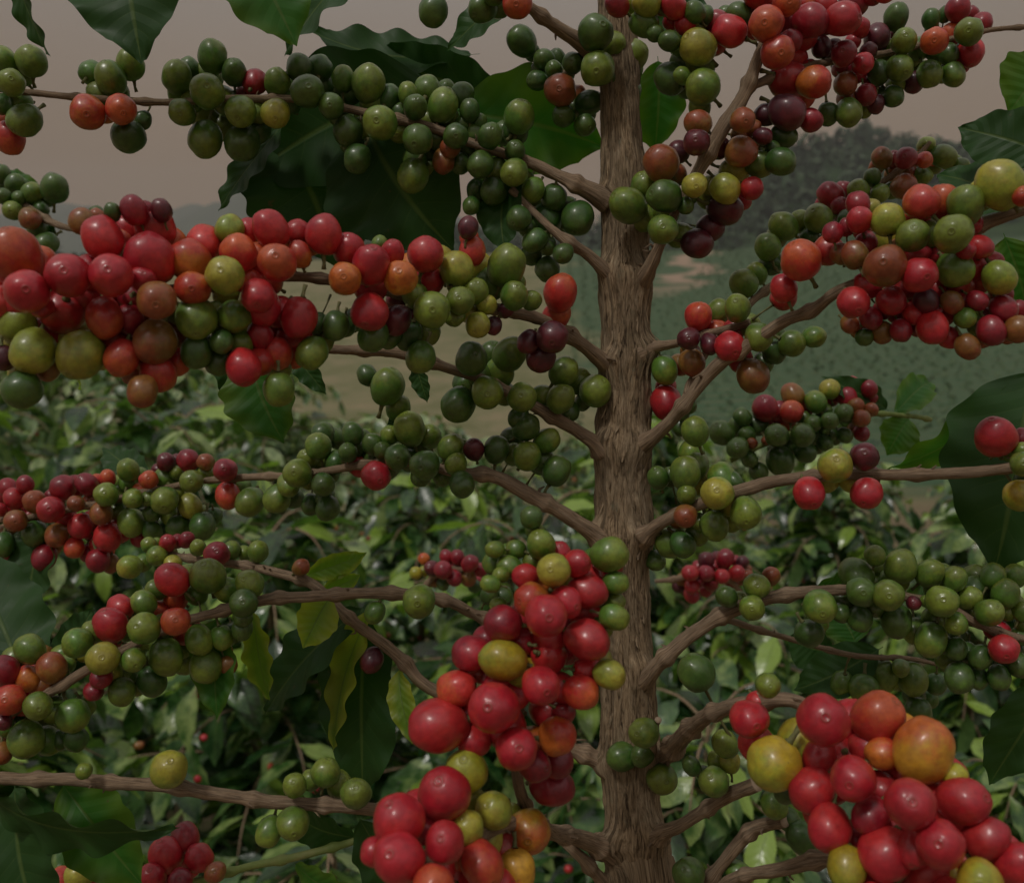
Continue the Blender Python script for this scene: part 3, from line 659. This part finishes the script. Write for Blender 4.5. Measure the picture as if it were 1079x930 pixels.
# ------------------------------------------------------------------ leaves
def leaf_grid(mb, base, tip, width, normal, curl=0.2, nu=26, nv=5, wav=1.0, seed=0.0, stalk=0.06, uid=0, mi=0, close_n=8.0):
    ax = tip - base
    L = ax.length
    ax = ax / L
    nr = (normal - ax * normal.dot(ax)).normalized()
    sd = ax.cross(nr)
    rows, uvs = [], []
    for i in range(nu + 1):
        t = i / nu
        if t < stalk:
            w = 0.012
        else:
            s = (t - stalk) / (1 - stalk)
            w = (math.sin(math.pi * s ** 0.9) ** 0.72) * (1 - 0.2 * s ** 3)
            if s > 0.86: w = max(w * 0.9, 0.0) * (1 - (s - 0.86) / 0.14 * 0.55)
            w = max(w, 0.012 if s < 0.99 else 0.004)
        cz = curl * L * (0.9 * math.sin(t * math.pi * 0.9) - 0.35 * t * t)
        side_bend = 0.06 * L * math.sin(t * 2.6 + seed)
        row, uu = [], []
        for j in range(-nv, nv + 1):
            v = j / nv
            e = abs(v)
            und = wav * 0.018 * L * (e ** 1.6) * math.sin(t * close_n * 3.4 + seed * 5 + (0 if v > 0 else 1.4)) * (w > 0.05)
            fold = 0.16 * width * w * e ** 1.3 * (0.6 + 0.6 * noise.noise(Vector((seed, t * 1.5, 0))))
            lw = w * (1 + (0.035 * math.sin(t * close_n * 4 + seed + v) + 0.05 * noise.noise(Vector((t * 9, seed, v)))) * e)
            p = base + ax * (L * t) + sd * (v * width * 0.5 * lw + side_bend) + nr * (cz + und + fold)
            row.append(p); uu.append((min(t, 0.9999) + uid, v))
        rows.append(row); uvs.append(uu)
    mb.grid(rows, False, uvs, mi)


def big_leaf(spec, parent, rng):
    _, bx, by, bD, tx, ty, tD, wpx, roll, mat, curl = spec
    a, b = P(bx, by, bD), P(tx, ty, tD)
    w = wpx * (bD + tD) / 2 / F * 1.08
    ax = (b - a).normalized()
    nr = (-FWD - ax * (-FWD).dot(ax)).normalized()
    nr = Matrix.Rotation(R(roll), 3, ax) @ nr
    mb = MB()
    leaf_grid(mb, a, b, w, nr, curl * 0.45, 60, 8, 1.35, rng.uniform(0, 9))
    # the stalk back to the branch
    o = link('leaf', mb.mesh('leaf', [M[mat]], a), parent, a)
    if mat == 'leaf_yellow': o['label'] = 'yellowing light green leaf'
    elif mat == 'leaf_bright': o['label'] = 'bright green leaf lit through'
    return o


# ------------------------------------------------------------------ branches
def branch_mesh(name, spec, mat, origin, seed):
    bk = spec.get('back', 0)
    fl = (1.55, 1.15, 1) if spec['pts'][0][3] >= 7 and mat == 'branch' else (1, 1, 1)
    pts = [(P(x, y, D + bk * min(1, max(0, (i - 2) / 3))), hw * D / F * 0.98 * fl[min(i, 2)]) for i, (x, y, D, hw) in enumerate(spec['pts'])]
    sm = catmull(pts, 0.0012)
    # small wobble so that no branch is a drawn curve
    out = []
    for i, (p, r) in enumerate(sm):
        s = i * 0.0012
        out.append((p + Vector((noise.noise(Vector((s * 30, seed, 0))), noise.noise(Vector((s * 30, seed, 7))), noise.noise(Vector((s * 30, seed, 3))))) * r * 0.55, r))
    mb = MB()
    tube(mb, out, 14, rough=0.16 if mat == 'branch' else 0.05, nodes=0.024 + 0.006 * (seed % 3), seed=seed, stretch=4)
    if mat == 'branch':
        rng = random.Random(int(seed * 77) + 3)
        n = len(out)
        for _ in range(int(n / 22)):                 # buds, scale leaves and dead stalk ends at the nodes
            i = rng.randrange(4, n - 4)
            p, r = out[i]
            t = (out[i + 3][0] - out[i - 3][0]).normalized()
            d = Matrix.Rotation(rng.uniform(0, 6.28), 3, t) @ t.orthogonal().normalized()
            L = r * rng.uniform(0.5, 1.5)
            a = p + d * r * 0.8
            tube(mb, [(a, r * .28), (a + d * L * .5 + t * r * rng.uniform(-.5, .5), r * .2), (a + d * L + t * r * rng.uniform(-1, 1), r * .1)], 5)
    return mb.mesh(name, [M[mat]], origin)


def build_trunk(tree):
    px = [(640, -420, .50, 14), (645, -200, .46, 17), (648, -60, .435, 18), (651, 40, .43, 19), (654, 120, .43, 20), (658, 230, .43, 23), (660, 320, .43, 25), (659, 400, .43, 25.5), (655, 500, .43, 28), (656, 570, .43, 28), (658, 650, .43, 26), (662, 740, .43, 28), (665, 820, .43, 29), (670, 900, .43, 31), (676, 1000, .43, 33)]
    pts = [(P(x, y, D), hw * D / F) for x, y, D, hw in px]
    last = pts[-1][0]
    for z, r in ((0.9, .0165), (0.6, .018), (0.3, .020), (0.05, .026), (-0.05, .034)):
        pts.append((Vector((last.x + (1.2 - z) * 0.02, last.y + (1.2 - z) * 0.03, z)), r))
    sm = catmull(pts, 0.0011)

    KNOBS = [(0.03 + 0.055 * k, k * 1.9) for k in range(24)]

    def wave(an, s):
        c, q = math.cos(an), math.sin(an)
        w = 0.5 * noise.noise(Vector((c, q, s * 40)))
        a = noise.fractal(Vector((c * 1.8 + w, q * 1.8, s * 38)), 0.7, 2.1, 4)
        b = noise.noise(Vector((c * 7 + w, q * 7, s * 90 + 9)))
        ridge = 1 - abs(noise.noise(Vector((c * 2.6 + w * 2, q * 2.6, s * 50 + 30)))) * 2
        step = noise.noise(Vector((c * 1.3, q * 1.3, s * 70)))
        d = 0
        for sk, ak in KNOBS:
            e = (s - sk) / 0.016
            if abs(e) < 2.5: d += 0.16 * math.exp(-e * e) * (0.55 + 0.45 * math.cos(an - ak))
        return 1 + 0.085 * a + 0.03 * b + 0.06 * max(0, ridge - .5) + 0.05 * step + d
    mb = MB()
    tube(mb, sm, 72, wave=wave, seed=1)
    rng = random.Random(5)
    # loose strips of bark
    for k in range(190):
        i = rng.randrange(60, min(len(sm) - 60, 680))
        an = rng.uniform(-2.6, 0.5)
        n = rng.randrange(8, 26)
        row0, row1 = [], []
        wd = rng.uniform(0.0005, 0.0014)
        lift = rng.uniform(0.0004, 0.0016)
        tgt = -FWD * 0.8 + RIGHT * rng.uniform(-1.2, 1.2)
        rows = []
        for j in range(n + 1):
            p, r = sm[min(len(sm) - 2, i + j)]
            t = (sm[min(len(sm) - 1, i + j + 1)][0] - p).normalized()
            d = (tgt - t * tgt.dot(t)).normalized()
            sd = t.cross(d)
            u = j / n
            off = r * 1.0 + lift * abs(u - 0.35) * 2.2 + 0.0006
            w = wd * math.sin(math.pi * (0.08 + 0.9 * u)) ** 0.5 * (0.8 + 0.4 * noise.noise(Vector((k, j * .6, 0))))
            sh = 0.0009 * noise.noise(Vector((k * 3.1, j * .15, 0)))
            rows.append([p + d * (off - .0005) + sd * (sh - w), p + d * off + sd * sh, p + d * (off - .0004) + sd * (sh + w)])
        mb.grid(rows, False, [[(k * .13 % 1 + .01 * c, j * .011) for c in range(3)] for j in range(n + 1)])
    base = Vector((last.x + .024, last.y + .036, 0))
    return mb, base


mbt, tree_base = build_trunk(None)
# the bark swells out into a collar where each branch leaves the trunk
JN = []
for spec in BR.values():
    (x0, y0, d0, h0), (x1, y1, d1, h1) = spec['pts'][:2]
    if h0 >= 7 and 0.42 <= d0 and 600 < x0 < 720:
        a_, b_ = P(x0, y0, d0), P(x1, y1, d1)
        JN.append((a_ + (b_ - a_) * 0.75, (b_ - a_).normalized(), h0 * d0 / F))
for i, v in enumerate(mbt.v):
    v = Vector(v); t_ = Vector((0, 0, 0))
    if v.z < 1.1: continue
    for c_, dr_, rr_ in JN:
        q_ = v - c_
        if q_.length < 0.04:
            along = q_.dot(dr_); perp = (q_ - dr_ * along).length
            if along > -0.014: t_ += dr_ * (0.0065 * math.exp(-(perp / (rr_ * 1.7)) ** 2))
    if t_.length > 0: mbt.v[i] = tuple(v + t_)
tree = empty('coffee_tree', tree_base, 'large coffee tree, rough brown trunk in front, branches crowded with green and red berries', 'coffee tree')
WORLD[tree.name] = tree_base
link('trunk', mbt.mesh('trunk', [M['trunk']], tree_base), tree, tree_base)
rng = random.Random(11)
BO = {}
for i, (key, spec) in enumerate(BR.items()):
    x, y, D, _ = spec['pts'][0]
    org = P(x, y, D)
    BO[key] = link('branch', branch_mesh('branch', spec, 'branch', org, i * 1.37 + 1), tree, org)
    place_berries(spec, BO[key], rng)
for lv in LV: big_leaf(lv, BO[lv[0]], rng)
NO = {}
for i, (key, spec) in enumerate(NB.items()):
    x, y, D, _ = spec['pts'][0]
    org = P(x, y, D)
    e = empty('coffee_branch', org, spec['label'], 'coffee branch', None)
    WORLD[e.name] = org
    NO[key] = e
    link('stem', branch_mesh('stem', spec, spec['mat'], org, i * 2.1 + 40), e, org)
    place_berries(spec, e, rng)
for lv in NLV: big_leaf(lv, NO[lv[0]], rng)
# ------------------------------------------------------------------ land
PROF = [(-3000, 60), (-400, 30), (-50, 5), (0, 0), (3, -0.15), (8, -1.0), (25, -4.3), (60, -7.4), (110, -3.5), (180, 5.5), (250, 14), (300, 16.5), (420, 12), (700, 6), (6000, 0)]


def prof(y):
    for (a, za), (b, zb) in zip(PROF, PROF[1:]):
        if y <= b:
            t = max(0, min(1, (y - a) / (b - a)))
            t = t * t * (3 - 2 * t) * 0.5 + t * 0.5
            return za + (zb - za) * t
    return 0


def height(x, y):
    d = math.hypot(x, y)
    z = prof(y)
    z += min(1, d / 60) * 1.6 * noise.noise(Vector((x / 55, y / 55, 0)))
    z += 0.05 * noise.noise(Vector((x * 1.2, y * 1.2, 4)))
    z += 0.03 * x if 0 < y < 200 and abs(x) < 150 else 0.03 * max(-150, min(150, x)) * math.exp(-((y - 100) / 300) ** 2)
    if y > 250:
        z += 78 * math.exp(-((x - 215) / 120) ** 2 - ((y - 540) / 130) ** 2)
        z += 30 * math.exp(-((x + 60) / 200) ** 2 - ((y - 620) / 130) ** 2)
        z += 9 * noise.fractal(Vector((x / 90, y / 90, 1)), 0.8, 2.1, 4) * min(1, (y - 250) / 200)
    if y > 900:
        k = min(1, (y - 900) / 500)
        m = 330 * math.exp(-((x + 520) / 420) ** 2 - ((y - 2700) / 600) ** 2)
        m += 300 * math.exp(-((x + 1350) / 480) ** 2 - ((y - 2900) / 600) ** 2)
        m += 260 * math.exp(-((x - 700) / 800) ** 2 - ((y - 3000) / 600) ** 2)
        m += 60 * noise.fractal(Vector((x / 420, y / 420, 2)), 0.9, 2.1, 5)
        z += k * m
    return z


def ground_mesh():
    mb = MB()
    az = []
    a = -180.0
    while a < 180:
        az.append(a); a += 0.45 if -42 <= a < 42 else 6
    rad = [0.25]
    while rad[-1] < 3500: rad.append(rad[-1] * 1.055 + 0.02)
    rows = []
    for r in rad:
        rows.append([Vector((r * math.sin(R(q)), r * math.cos(R(q)), height(r * math.sin(R(q)), r * math.cos(R(q))))) for q in az])
    b = mb.grid(rows, True)
    mb.fan(b, len(az), (0, 0, height(0, 0)), True)
    return mb


def ground_material():
    m, nt, b, out = new_mat('ground')
    L = nt.links
    g = N(nt, 'ShaderNodeNewGeometry'); pos = g.outputs['Position']
    sep = N(nt, 'ShaderNodeSeparateXYZ'); L.new(pos, sep.inputs[0])
    X, Y = sep.outputs[0], sep.outputs[1]
    # near soil and litter
    n1 = noise_tex(nt, pos, 9, 8, 0.7); n2 = noise_tex(nt, pos, 60, 5, 0.7)
    near = ramp(nt, n1, [(0.3, (0.10, 0.065, 0.04)), (0.5, (0.2, 0.14, 0.09)), (0.62, (0.09, 0.12, 0.04)), (0.75, (0.28, 0.22, 0.15))])
    near = mix(nt, ramp(nt, n2, [(0.4, 0), (0.65, 0.6)]), near, (0.30, 0.25, 0.17))
    # plots on the far slope
    w = noise_tex(nt, pos, 0.02, 4, 0.6)
    xs = math_(nt, 'ADD', X, math_(nt, 'MULTIPLY', math_(nt, 'SUBTRACT', w, 0.5), 60.0))
    side = ramp(nt, math_(nt, 'MULTIPLY_ADD', xs, 0.01, 0.5), [(0.56, 0), (0.62, 1)])   # pale plot on the left, planted plot on the right
    gn = noise_tex(nt, pos, 0.25, 6, 0.7)
    pale = ramp(nt, gn, [(0.3, (0.13, 0.14, 0.06)), (0.5, (0.21, 0.20, 0.11)), (0.7, (0.30, 0.24, 0.15))])
    wv = N(nt, 'ShaderNodeTexWave', wave_type='BANDS', bands_direction='Y'); wv.inputs['Scale'].default_value = 0.14
    wv.inputs['Distortion'].default_value = 3.0; wv.inputs['Detail'].default_value = 3; wv.inputs['Detail Scale'].default_value = 0.3
    L.new(pos, wv.inputs['Vector'])
    gn2 = noise_tex(nt, pos, 0.9, 5, 0.7)
    crop = ramp(nt, math_(nt, 'ADD', math_(nt, 'MULTIPLY', wv.outputs['Fac'], 0.35), math_(nt, 'MULTIPLY', gn2, 0.65)), [(0.32, (0.12, 0.14, 0.08)), (0.46, (0.055, 0.105, 0.055)), (0.55, (0.09, 0.145, 0.08)), (0.66, (0.06, 0.11, 0.06))])
    field = mix(nt, side, pale, crop)
    # earth track running up between the plots
    tr = math_(nt, 'ABSOLUTE', math_(nt, 'SUBTRACT', xs, math_(nt, 'MULTIPLY_ADD', Y, 0.26, -14.0)))
    trk = math_(nt, 'MULTIPLY', ramp(nt, math_(nt, 'MULTIPLY', tr, 0.1), [(0.22, 1), (0.34, 0)]), ramp(nt, math_(nt, 'MULTIPLY', Y, 0.001), [(0.14, 0), (0.17, 1)]))
    field = mix(nt, trk, field, (0.36, 0.26, 0.19))
    wood = ramp(nt, noise_tex(nt, pos, 0.03, 6, 0.7), [(0.3, (0.02, 0.04, 0.02)), (0.6, (0.04, 0.075, 0.03)), (0.8, (0.08, 0.11, 0.05))])
    col = mix(nt, ramp(nt, math_(nt, 'MULTIPLY', Y, 0.02), [(0.2, 0), (0.5, 1)]), near, field)
    col = mix(nt, ramp(nt, math_(nt, 'MULTIPLY', math_(nt, 'ADD', Y, math_(nt, 'MULTIPLY', w, 60.0)), 0.001), [(0.32, 0), (0.34, 1)]), col, wood)
    L.new(col, b.inputs['Base Color'])
    b.inputs['Roughness'].default_value = 0.95; b.inputs['Specular IOR Level'].default_value = 0.1
    bump(nt, n2, 0.6, 0.02, b)
    return m


M['ground'] = ground_material()
M['grass'] = simple_mat('grass', [(0.10, 0.16, 0.04), (0.28, 0.32, 0.12), (0.5, 0.44, 0.28)], 6, 0.7)
M['wood'] = simple_mat('woodland', [(0.03, 0.055, 0.035), (0.05, 0.08, 0.045), (0.08, 0.11, 0.06)], 0.12, 0.9)
g = link('hillside_ground', ground_mesh().mesh('hillside_ground', [M['ground']]))
tag(g, kind='structure')

# woodland on the far hill: clumps of leafy faces, one mass
mb = MB()
rw = random.Random(3)
for _ in range(2600):
    x = rw.uniform(-260, 520); y = rw.uniform(395, 640)
    z = height(x, y)
    h = rw.uniform(5, 12)
    c = Vector((x, y, z + h * 0.55))
    for q in range(26):
        d = Vector((rw.gauss(0, 1), rw.gauss(0, 1), rw.gauss(0, .9))).normalized()
        p = c + Vector((d.x * h * .5, d.y * h * .5, d.z * h * .6)) * rw.uniform(.75, 1.05)
        a = d.orthogonal().normalized() * h * rw.uniform(.10, .2); b2 = d.cross(a)
        s = len(mb.v)
        mb.v += [tuple(p + a + d * rw.uniform(-.4, .4)), tuple(p + b2), tuple(p - a + d * rw.uniform(-.4, .4)), tuple(p - b2)]
        mb.f.append((s, s + 1, s + 2, s + 3)); mb.uv.append(((0, 0),) * 4); mb.mi.append(0)
wo = link('woodland', mb.mesh('woodland', [M['wood']], smooth=False))
tag(wo, kind='stuff', label='dark wood covering the far hill', cat='woodland')


# the planted plot on the facing slope: rows of low bushes, too many to count
mb = MB()
for rwk in range(150):
    y = 42 + rwk * 1.45
    xx = 1 + y * 0.06
    while xx < y * 0.62:
        x = xx + rw.uniform(-.3, .3); yy = y + rw.uniform(-.3, .3) + 1.5 * math.sin(xx / 17)
        xx += rw.uniform(.9, 1.6) * (1 + y / 160)
        if abs(x - (yy * .26 - 14)) < 4.5 and yy > 150: continue
        c = Vector((x, yy, height(x, yy) + .08)); h = rw.uniform(.22, .42) * (1 + y / 400)
        for q in range(7):
            d = Vector((rw.gauss(0, 1), rw.gauss(0, 1), abs(rw.gauss(0, .9)))).normalized()
            p = c + d * h * .5
            a = d.orthogonal().normalized() * h * rw.uniform(.25, .45); b2 = d.cross(a)
            s = len(mb.v)
            mb.v += [tuple(p + a), tuple(p + b2), tuple(p - a), tuple(p - b2)]
            mb.f.append((s, s + 1, s + 2, s + 3)); mb.uv.append(((0, 0),) * 4); mb.mi.append(0)
M['crop'] = simple_mat('crop', [(0.07, 0.13, 0.065), (0.11, 0.17, 0.085), (0.16, 0.21, 0.11)], 0.4, 0.8)
cr_ = link('crop_rows', mb.mesh('crop_rows', [M['crop']], smooth=False))
tag(cr_, kind='stuff', label='rows of low green crop on the facing slope', cat='crop')


# ------------------------------------------------------------------ coffee bushes behind
def bush_parts(seed, H, spread, leaf, mat, nl=26):
    """trunk with arching laterals, and a crown of paired leaves along them; base at the origin"""
    rg = random.Random(seed)
    tb, cb = MB(), MB()
    top = Vector((rg.uniform(-.06, .06), rg.uniform(-.06, .06), H))
    st = catmull([(Vector((0, 0, -.05)), .02), (Vector((.01, .01, H * .4)), .015), (top * .75, .011), (top, .004)], .03)
    tube(tb, st, 9, rough=.15, seed=seed)
    ends, uid = [], 0
    for k in range(nl):
        u = 0.12 + 0.88 * (k + .5) / nl
        p0 = st[min(len(st) - 1, int(u * len(st)))][0]
        an = k * 2.4 + rg.uniform(-.4, .4)
        out = Vector((math.cos(an), math.sin(an), 0))
        L = spread * (1.12 - u * .72) * rg.uniform(.75, 1.15)
        rise = rg.uniform(.12, .5) * (0.6 + u)
        pts = [(p0, .0045), (p0 + out * L * .4 + Vector((0, 0, L * rise * .6)), .0035), (p0 + out * L * .8 + Vector((0, 0, L * rise * .55)), .0025), (p0 + out * L + Vector((0, 0, L * (rise * .3 - .08))), .0012)]
        sm = catmull(pts, .03)
        tube(tb, sm, 5, cap=False)
        np_ = max(3, int(L / .045))
        for i in range(np_ + 1):
            w = (i + .8) / (np_ + 1)
            q = sm[min(len(sm) - 1, int(w * (len(sm) - 1)))][0]
            q2 = sm[min(len(sm) - 1, int(w * (len(sm) - 1)) + 1)][0]
            t = (q2 - q).normalized() if (q2 - q).length > 1e-6 else out
            sd = t.cross(Vector((0, 0, 1))).normalized()
            for s in (-1, 1) if i < np_ else (0,):
                if rg.random() < .08: continue
                d = (sd * s + t * rg.uniform(.3, .9) + Vector((0, 0, rg.uniform(-1.2, .15)))).normalized()
                ll = leaf * rg.uniform(.6, 1.15) * (1 - .3 * w * w)
                nr = (Vector((0, 0, 1)) + Vector((rg.uniform(-.7, .7), rg.uniform(-.7, .7), rg.uniform(-.2, .2)))).normalized()
                leaf_grid(cb, q, q + d * ll, ll * rg.uniform(.36, .46), nr, rg.uniform(.0, .16), 9, 2, rg.uniform(.7, 1.5), rg.uniform(0, 9), .08, uid, close_n=6)
                uid += 1
    return tb, cb, [e for e in ends]


protos = []
for k in range(4):
    tb, cb, _ = bush_parts(100 + k, [1.12, 1.25, 1.0, 1.2][k], [.55, .62, .5, .66][k], .20, 'leaf_bush', [40, 46, 36, 48][k])
    protos.append((tb.mesh('bush_trunk', [M['branch']]), cb.mesh('bush_crown', [M['leaf_bush']])))
far_crowns = []
for k in range(2):
    tb, cb, _ = bush_parts(200 + k, [1.5, 1.3][k], [.75, .7][k], .16, 'leaf_far', 54)
    far_crowns.append((tb.mesh('bush_trunk', [M['branch']]), cb.mesh('bush_crown', [M['leaf_far']])))

BUSH = [   # x, y, scale, lift, proto, far?
 (-.86, 1.42, .80, 0, 0, 0), (-.30, 1.30, .72, 0, 2, 0), (.30, 1.36, .70, 0, 1, 0), (.95, 1.55, .62, 0, 0, 0),
 (-1.45, 2.05, .86, 0, 3, 0), (-.62, 2.15, .85, 0, 1, 0), (.02, 2.05, .86, 0, 3, 0), (.62, 2.2, .78, 0, 2, 0), (1.3, 2.35, .80, 0, 1, 0),
 (-2.1, 3.1, 1.1, 0, 1, 0), (-1.25, 3.2, 1.05, 0, 3, 0), (-.35, 3.3, .93, 0, 0, 0), (.5, 3.25, .93, 0, 1, 0), (1.25, 3.4, .85, 0, 3, 0), (2.05, 3.5, .88, 0, 0, 0),
 (-3.1, 4.9, 1.3, 0, 0, 1), (-2.2, 5.1, 1.28, 0, 1, 1), (-1.4, 5.2, 1.12, 0, 0, 1), (-.75, 5.3, 1.0, 0, 1, 1), (-.1, 5.0, .85, 0, 1, 1), (1.0, 5.1, .72, 0, 0, 1), (2.0, 5.3, .72, 0, 1, 1), (3.0, 5.4, .75, 0, 0, 1),
 (-5.2, 7.6, 1.8, 0, 1, 1), (-4.1, 7.9, 1.75, 0, 0, 1), (-3.1, 7.7, 1.65, 0, 1, 1), (-2.2, 8.0, 1.35, 0, 0, 1), (.6, 8.2, .8, 0, 0, 1), (2.2, 8.4, .8, 0, 1, 1), (-.7, 7.8, .9, 0, 0, 1),
]
rows_ = {0: 'nearest row of bushes', 1: 'second row of bushes'}
for i, (x, y, s, dz, pr, far) in enumerate(BUSH):
    z = height(x, y)
    side = 'left' if x < -.15 else ('right' if x > .45 else 'middle')
    o = empty('coffee_bush', (x, y, z), 'x', 'coffee bush', 'coffee bushes standing behind the tree')
    WORLD[o.name] = Vector((x, y, z))
    o['_xy'] = [x, y]
    o.rotation_euler = (0, 0, rw.uniform(0, 6.28)); o.scale = (s, s, s)
    src = far_crowns[pr % 2] if far else protos[pr]
    for nm, me in (('trunk', src[0]), ('crown', src[1])):
        c = bpy.data.objects.new(nm, me); COL.objects.link(c); c.parent = o
    # a few berries on each
    for q in range(16 if not far else 8):
        an = rw.uniform(0, 6.28); rr = rw.uniform(.12, .5); zz = rw.uniform(.45, 1.05)
        c = bpy.data.objects.new('berry', BM[0][q % 4]); COL.objects.link(c); c.parent = o
        c.location = (math.cos(an) * rr, math.sin(an) * rr, zz); c.scale = (.0095,) * 3
        c.rotation_euler = (rw.uniform(0, 3), rw.uniform(0, 3), 0)
        tn = TONE[rw.choice('KORrGGBg')]
        c.color = (*tn[0], 1); c['second_tone'] = list(tn[1])
        if tn[2]: c['label'] = tn[2]
    del o['_xy']
    row = 'nearest row' if y < 1.8 else 'second row' if y < 2.8 else 'third row' if y < 4.2 else 'fourth row' if y < 6.5 else 'farthest row'
    mates = sorted(b[0] for b in BUSH if abs(b[1] - y) < .6)
    n = mates.index(x); m_ = len(mates)
    ordw = ['leftmost', 'second from the left', 'third from the left', 'fourth from the left', 'fifth from the left', 'sixth from the left', 'seventh from the left', 'rightmost'][n if n < m_ - 1 else 7]
    o['label'] = 'leafy glossy green coffee bush, %s in the %s behind the tree' % (ordw, row)

# ------------------------------------------------------------------ grass and litter between the bushes
mb = MB()
for _ in range(9000):
    y = 1.2 + 7.5 * rw.random() ** 1.3; x = rw.uniform(-.75, .75) * (y + .6)
    p = Vector((x, y, height(x, y) - .01))
    h = rw.uniform(.05, .2); an = rw.uniform(0, 6.28)
    d = Vector((math.cos(an), math.sin(an), 0)); w = Vector((-d.y, d.x, 0)) * rw.uniform(.002, .005)
    lean = rw.uniform(.1, .8)
    rows = []
    for t in (0, .5, 1):
        c = p + d * (h * lean * t * t) + Vector((0, 0, h * t * (1 - .25 * lean * t)))
        rows.append([c - w * (1.02 - t), c + w * (1.02 - t)])
    mb.grid(rows)
gr = link('grass', mb.mesh('grass', [M['grass']]))
tag(gr, kind='stuff', label='rough grass growing between the bushes', cat='grass')

# ------------------------------------------------------------------ air
me = bpy.data.meshes.new('haze'); bm = bmesh.new(); bmesh.ops.create_cube(bm, size=1)
for v in bm.verts: v.co = Vector((v.co.x * 7300, v.co.y * 7300, -40 if v.co.z < 0 else 520))
bm.to_mesh(me); bm.free()
hz = link('haze', me); tag(hz, kind='stuff', label='thin pale air between the tree and the hills', cat='haze')
hm = bpy.data.materials.new('haze'); hm.use_nodes = True; hn = hm.node_tree; hn.nodes.remove(hn.nodes['Principled BSDF'])
hv = hn.nodes.new('ShaderNodeVolumePrincipled'); hv.inputs['Density'].default_value = .00032; hv.inputs['Color'].default_value = (.92, .90, .90, 1)
hn.links.new(hv.outputs[0], hn.nodes['Material Output'].inputs['Volume']); me.materials.append(hm)

# ------------------------------------------------------------------ light
SUN_EL, SUN_AZ = R(58), R(-145)       # high, behind the camera's left shoulder; azimuth from +Y toward +X
w = bpy.data.worlds.new('World'); scene.world = w; w.use_nodes = True
nt = w.node_tree
bg = nt.nodes['Background']
sky = nt.nodes.new('ShaderNodeTexSky'); sky.sky_type = 'NISHITA'; sky.sun_disc = False
sky.sun_elevation = SUN_EL; sky.sun_rotation = SUN_AZ
sky.dust_density = 6; sky.air_density = 1.2
# overcast: an even bright cloud deck, brighter overhead than at the skyline
tc = nt.nodes.new('ShaderNodeTexCoord')
sp = nt.nodes.new('ShaderNodeSeparateXYZ'); nt.links.new(tc.outputs['Generated'], sp.inputs[0])
cl = noise_tex(nt, mapping(nt, tc.outputs['Generated'], (1.5, 1.5, 4)), 1.2, 4, 0.5)
deck = ramp(nt, sp.outputs[2], [(0.0, (11.2, 6.0, 2.2)), (0.14, (10.6, 6.0, 2.4)), (0.35, (13, 11.8, 10.6)), (0.8, (22, 21, 20))])
deck = mix(nt, 1.0, deck, ramp(nt, cl, [(0.3, 0.93), (0.7, 1.04)]), 'MULTIPLY')
nt.links.new(mix(nt, 0.92, sky.outputs[0], deck), bg.inputs[0])
bg.inputs[1].default_value = 0.1
sd = bpy.data.lights.new('sun', 'SUN'); sd.energy = 5.0; sd.angle = R(9); sd.color = (1, .95, .88)
so = bpy.data.objects.new('sun', sd); COL.objects.link(so)
dirv = Vector((math.sin(SUN_AZ) * math.cos(SUN_EL), math.cos(SUN_AZ) * math.cos(SUN_EL), math.sin(SUN_EL)))
so.rotation_euler = dirv.to_track_quat('Z', 'Y').to_euler()
so.location = (0, 0, 30)

scene.view_settings.view_transform = 'Standard'
scene.view_settings.look = 'None'
scene.view_settings.exposure = -2.15
scene.view_settings.gamma = 1
scene.view_settings.use_curve_mapping = False
scene.cycles.max_bounces = 6
scene.cycles.diffuse_bounces = 3
scene.cycles.glossy_bounces = 2
scene.cycles.transmission_bounces = 3
scene.cycles.use_denoising = True
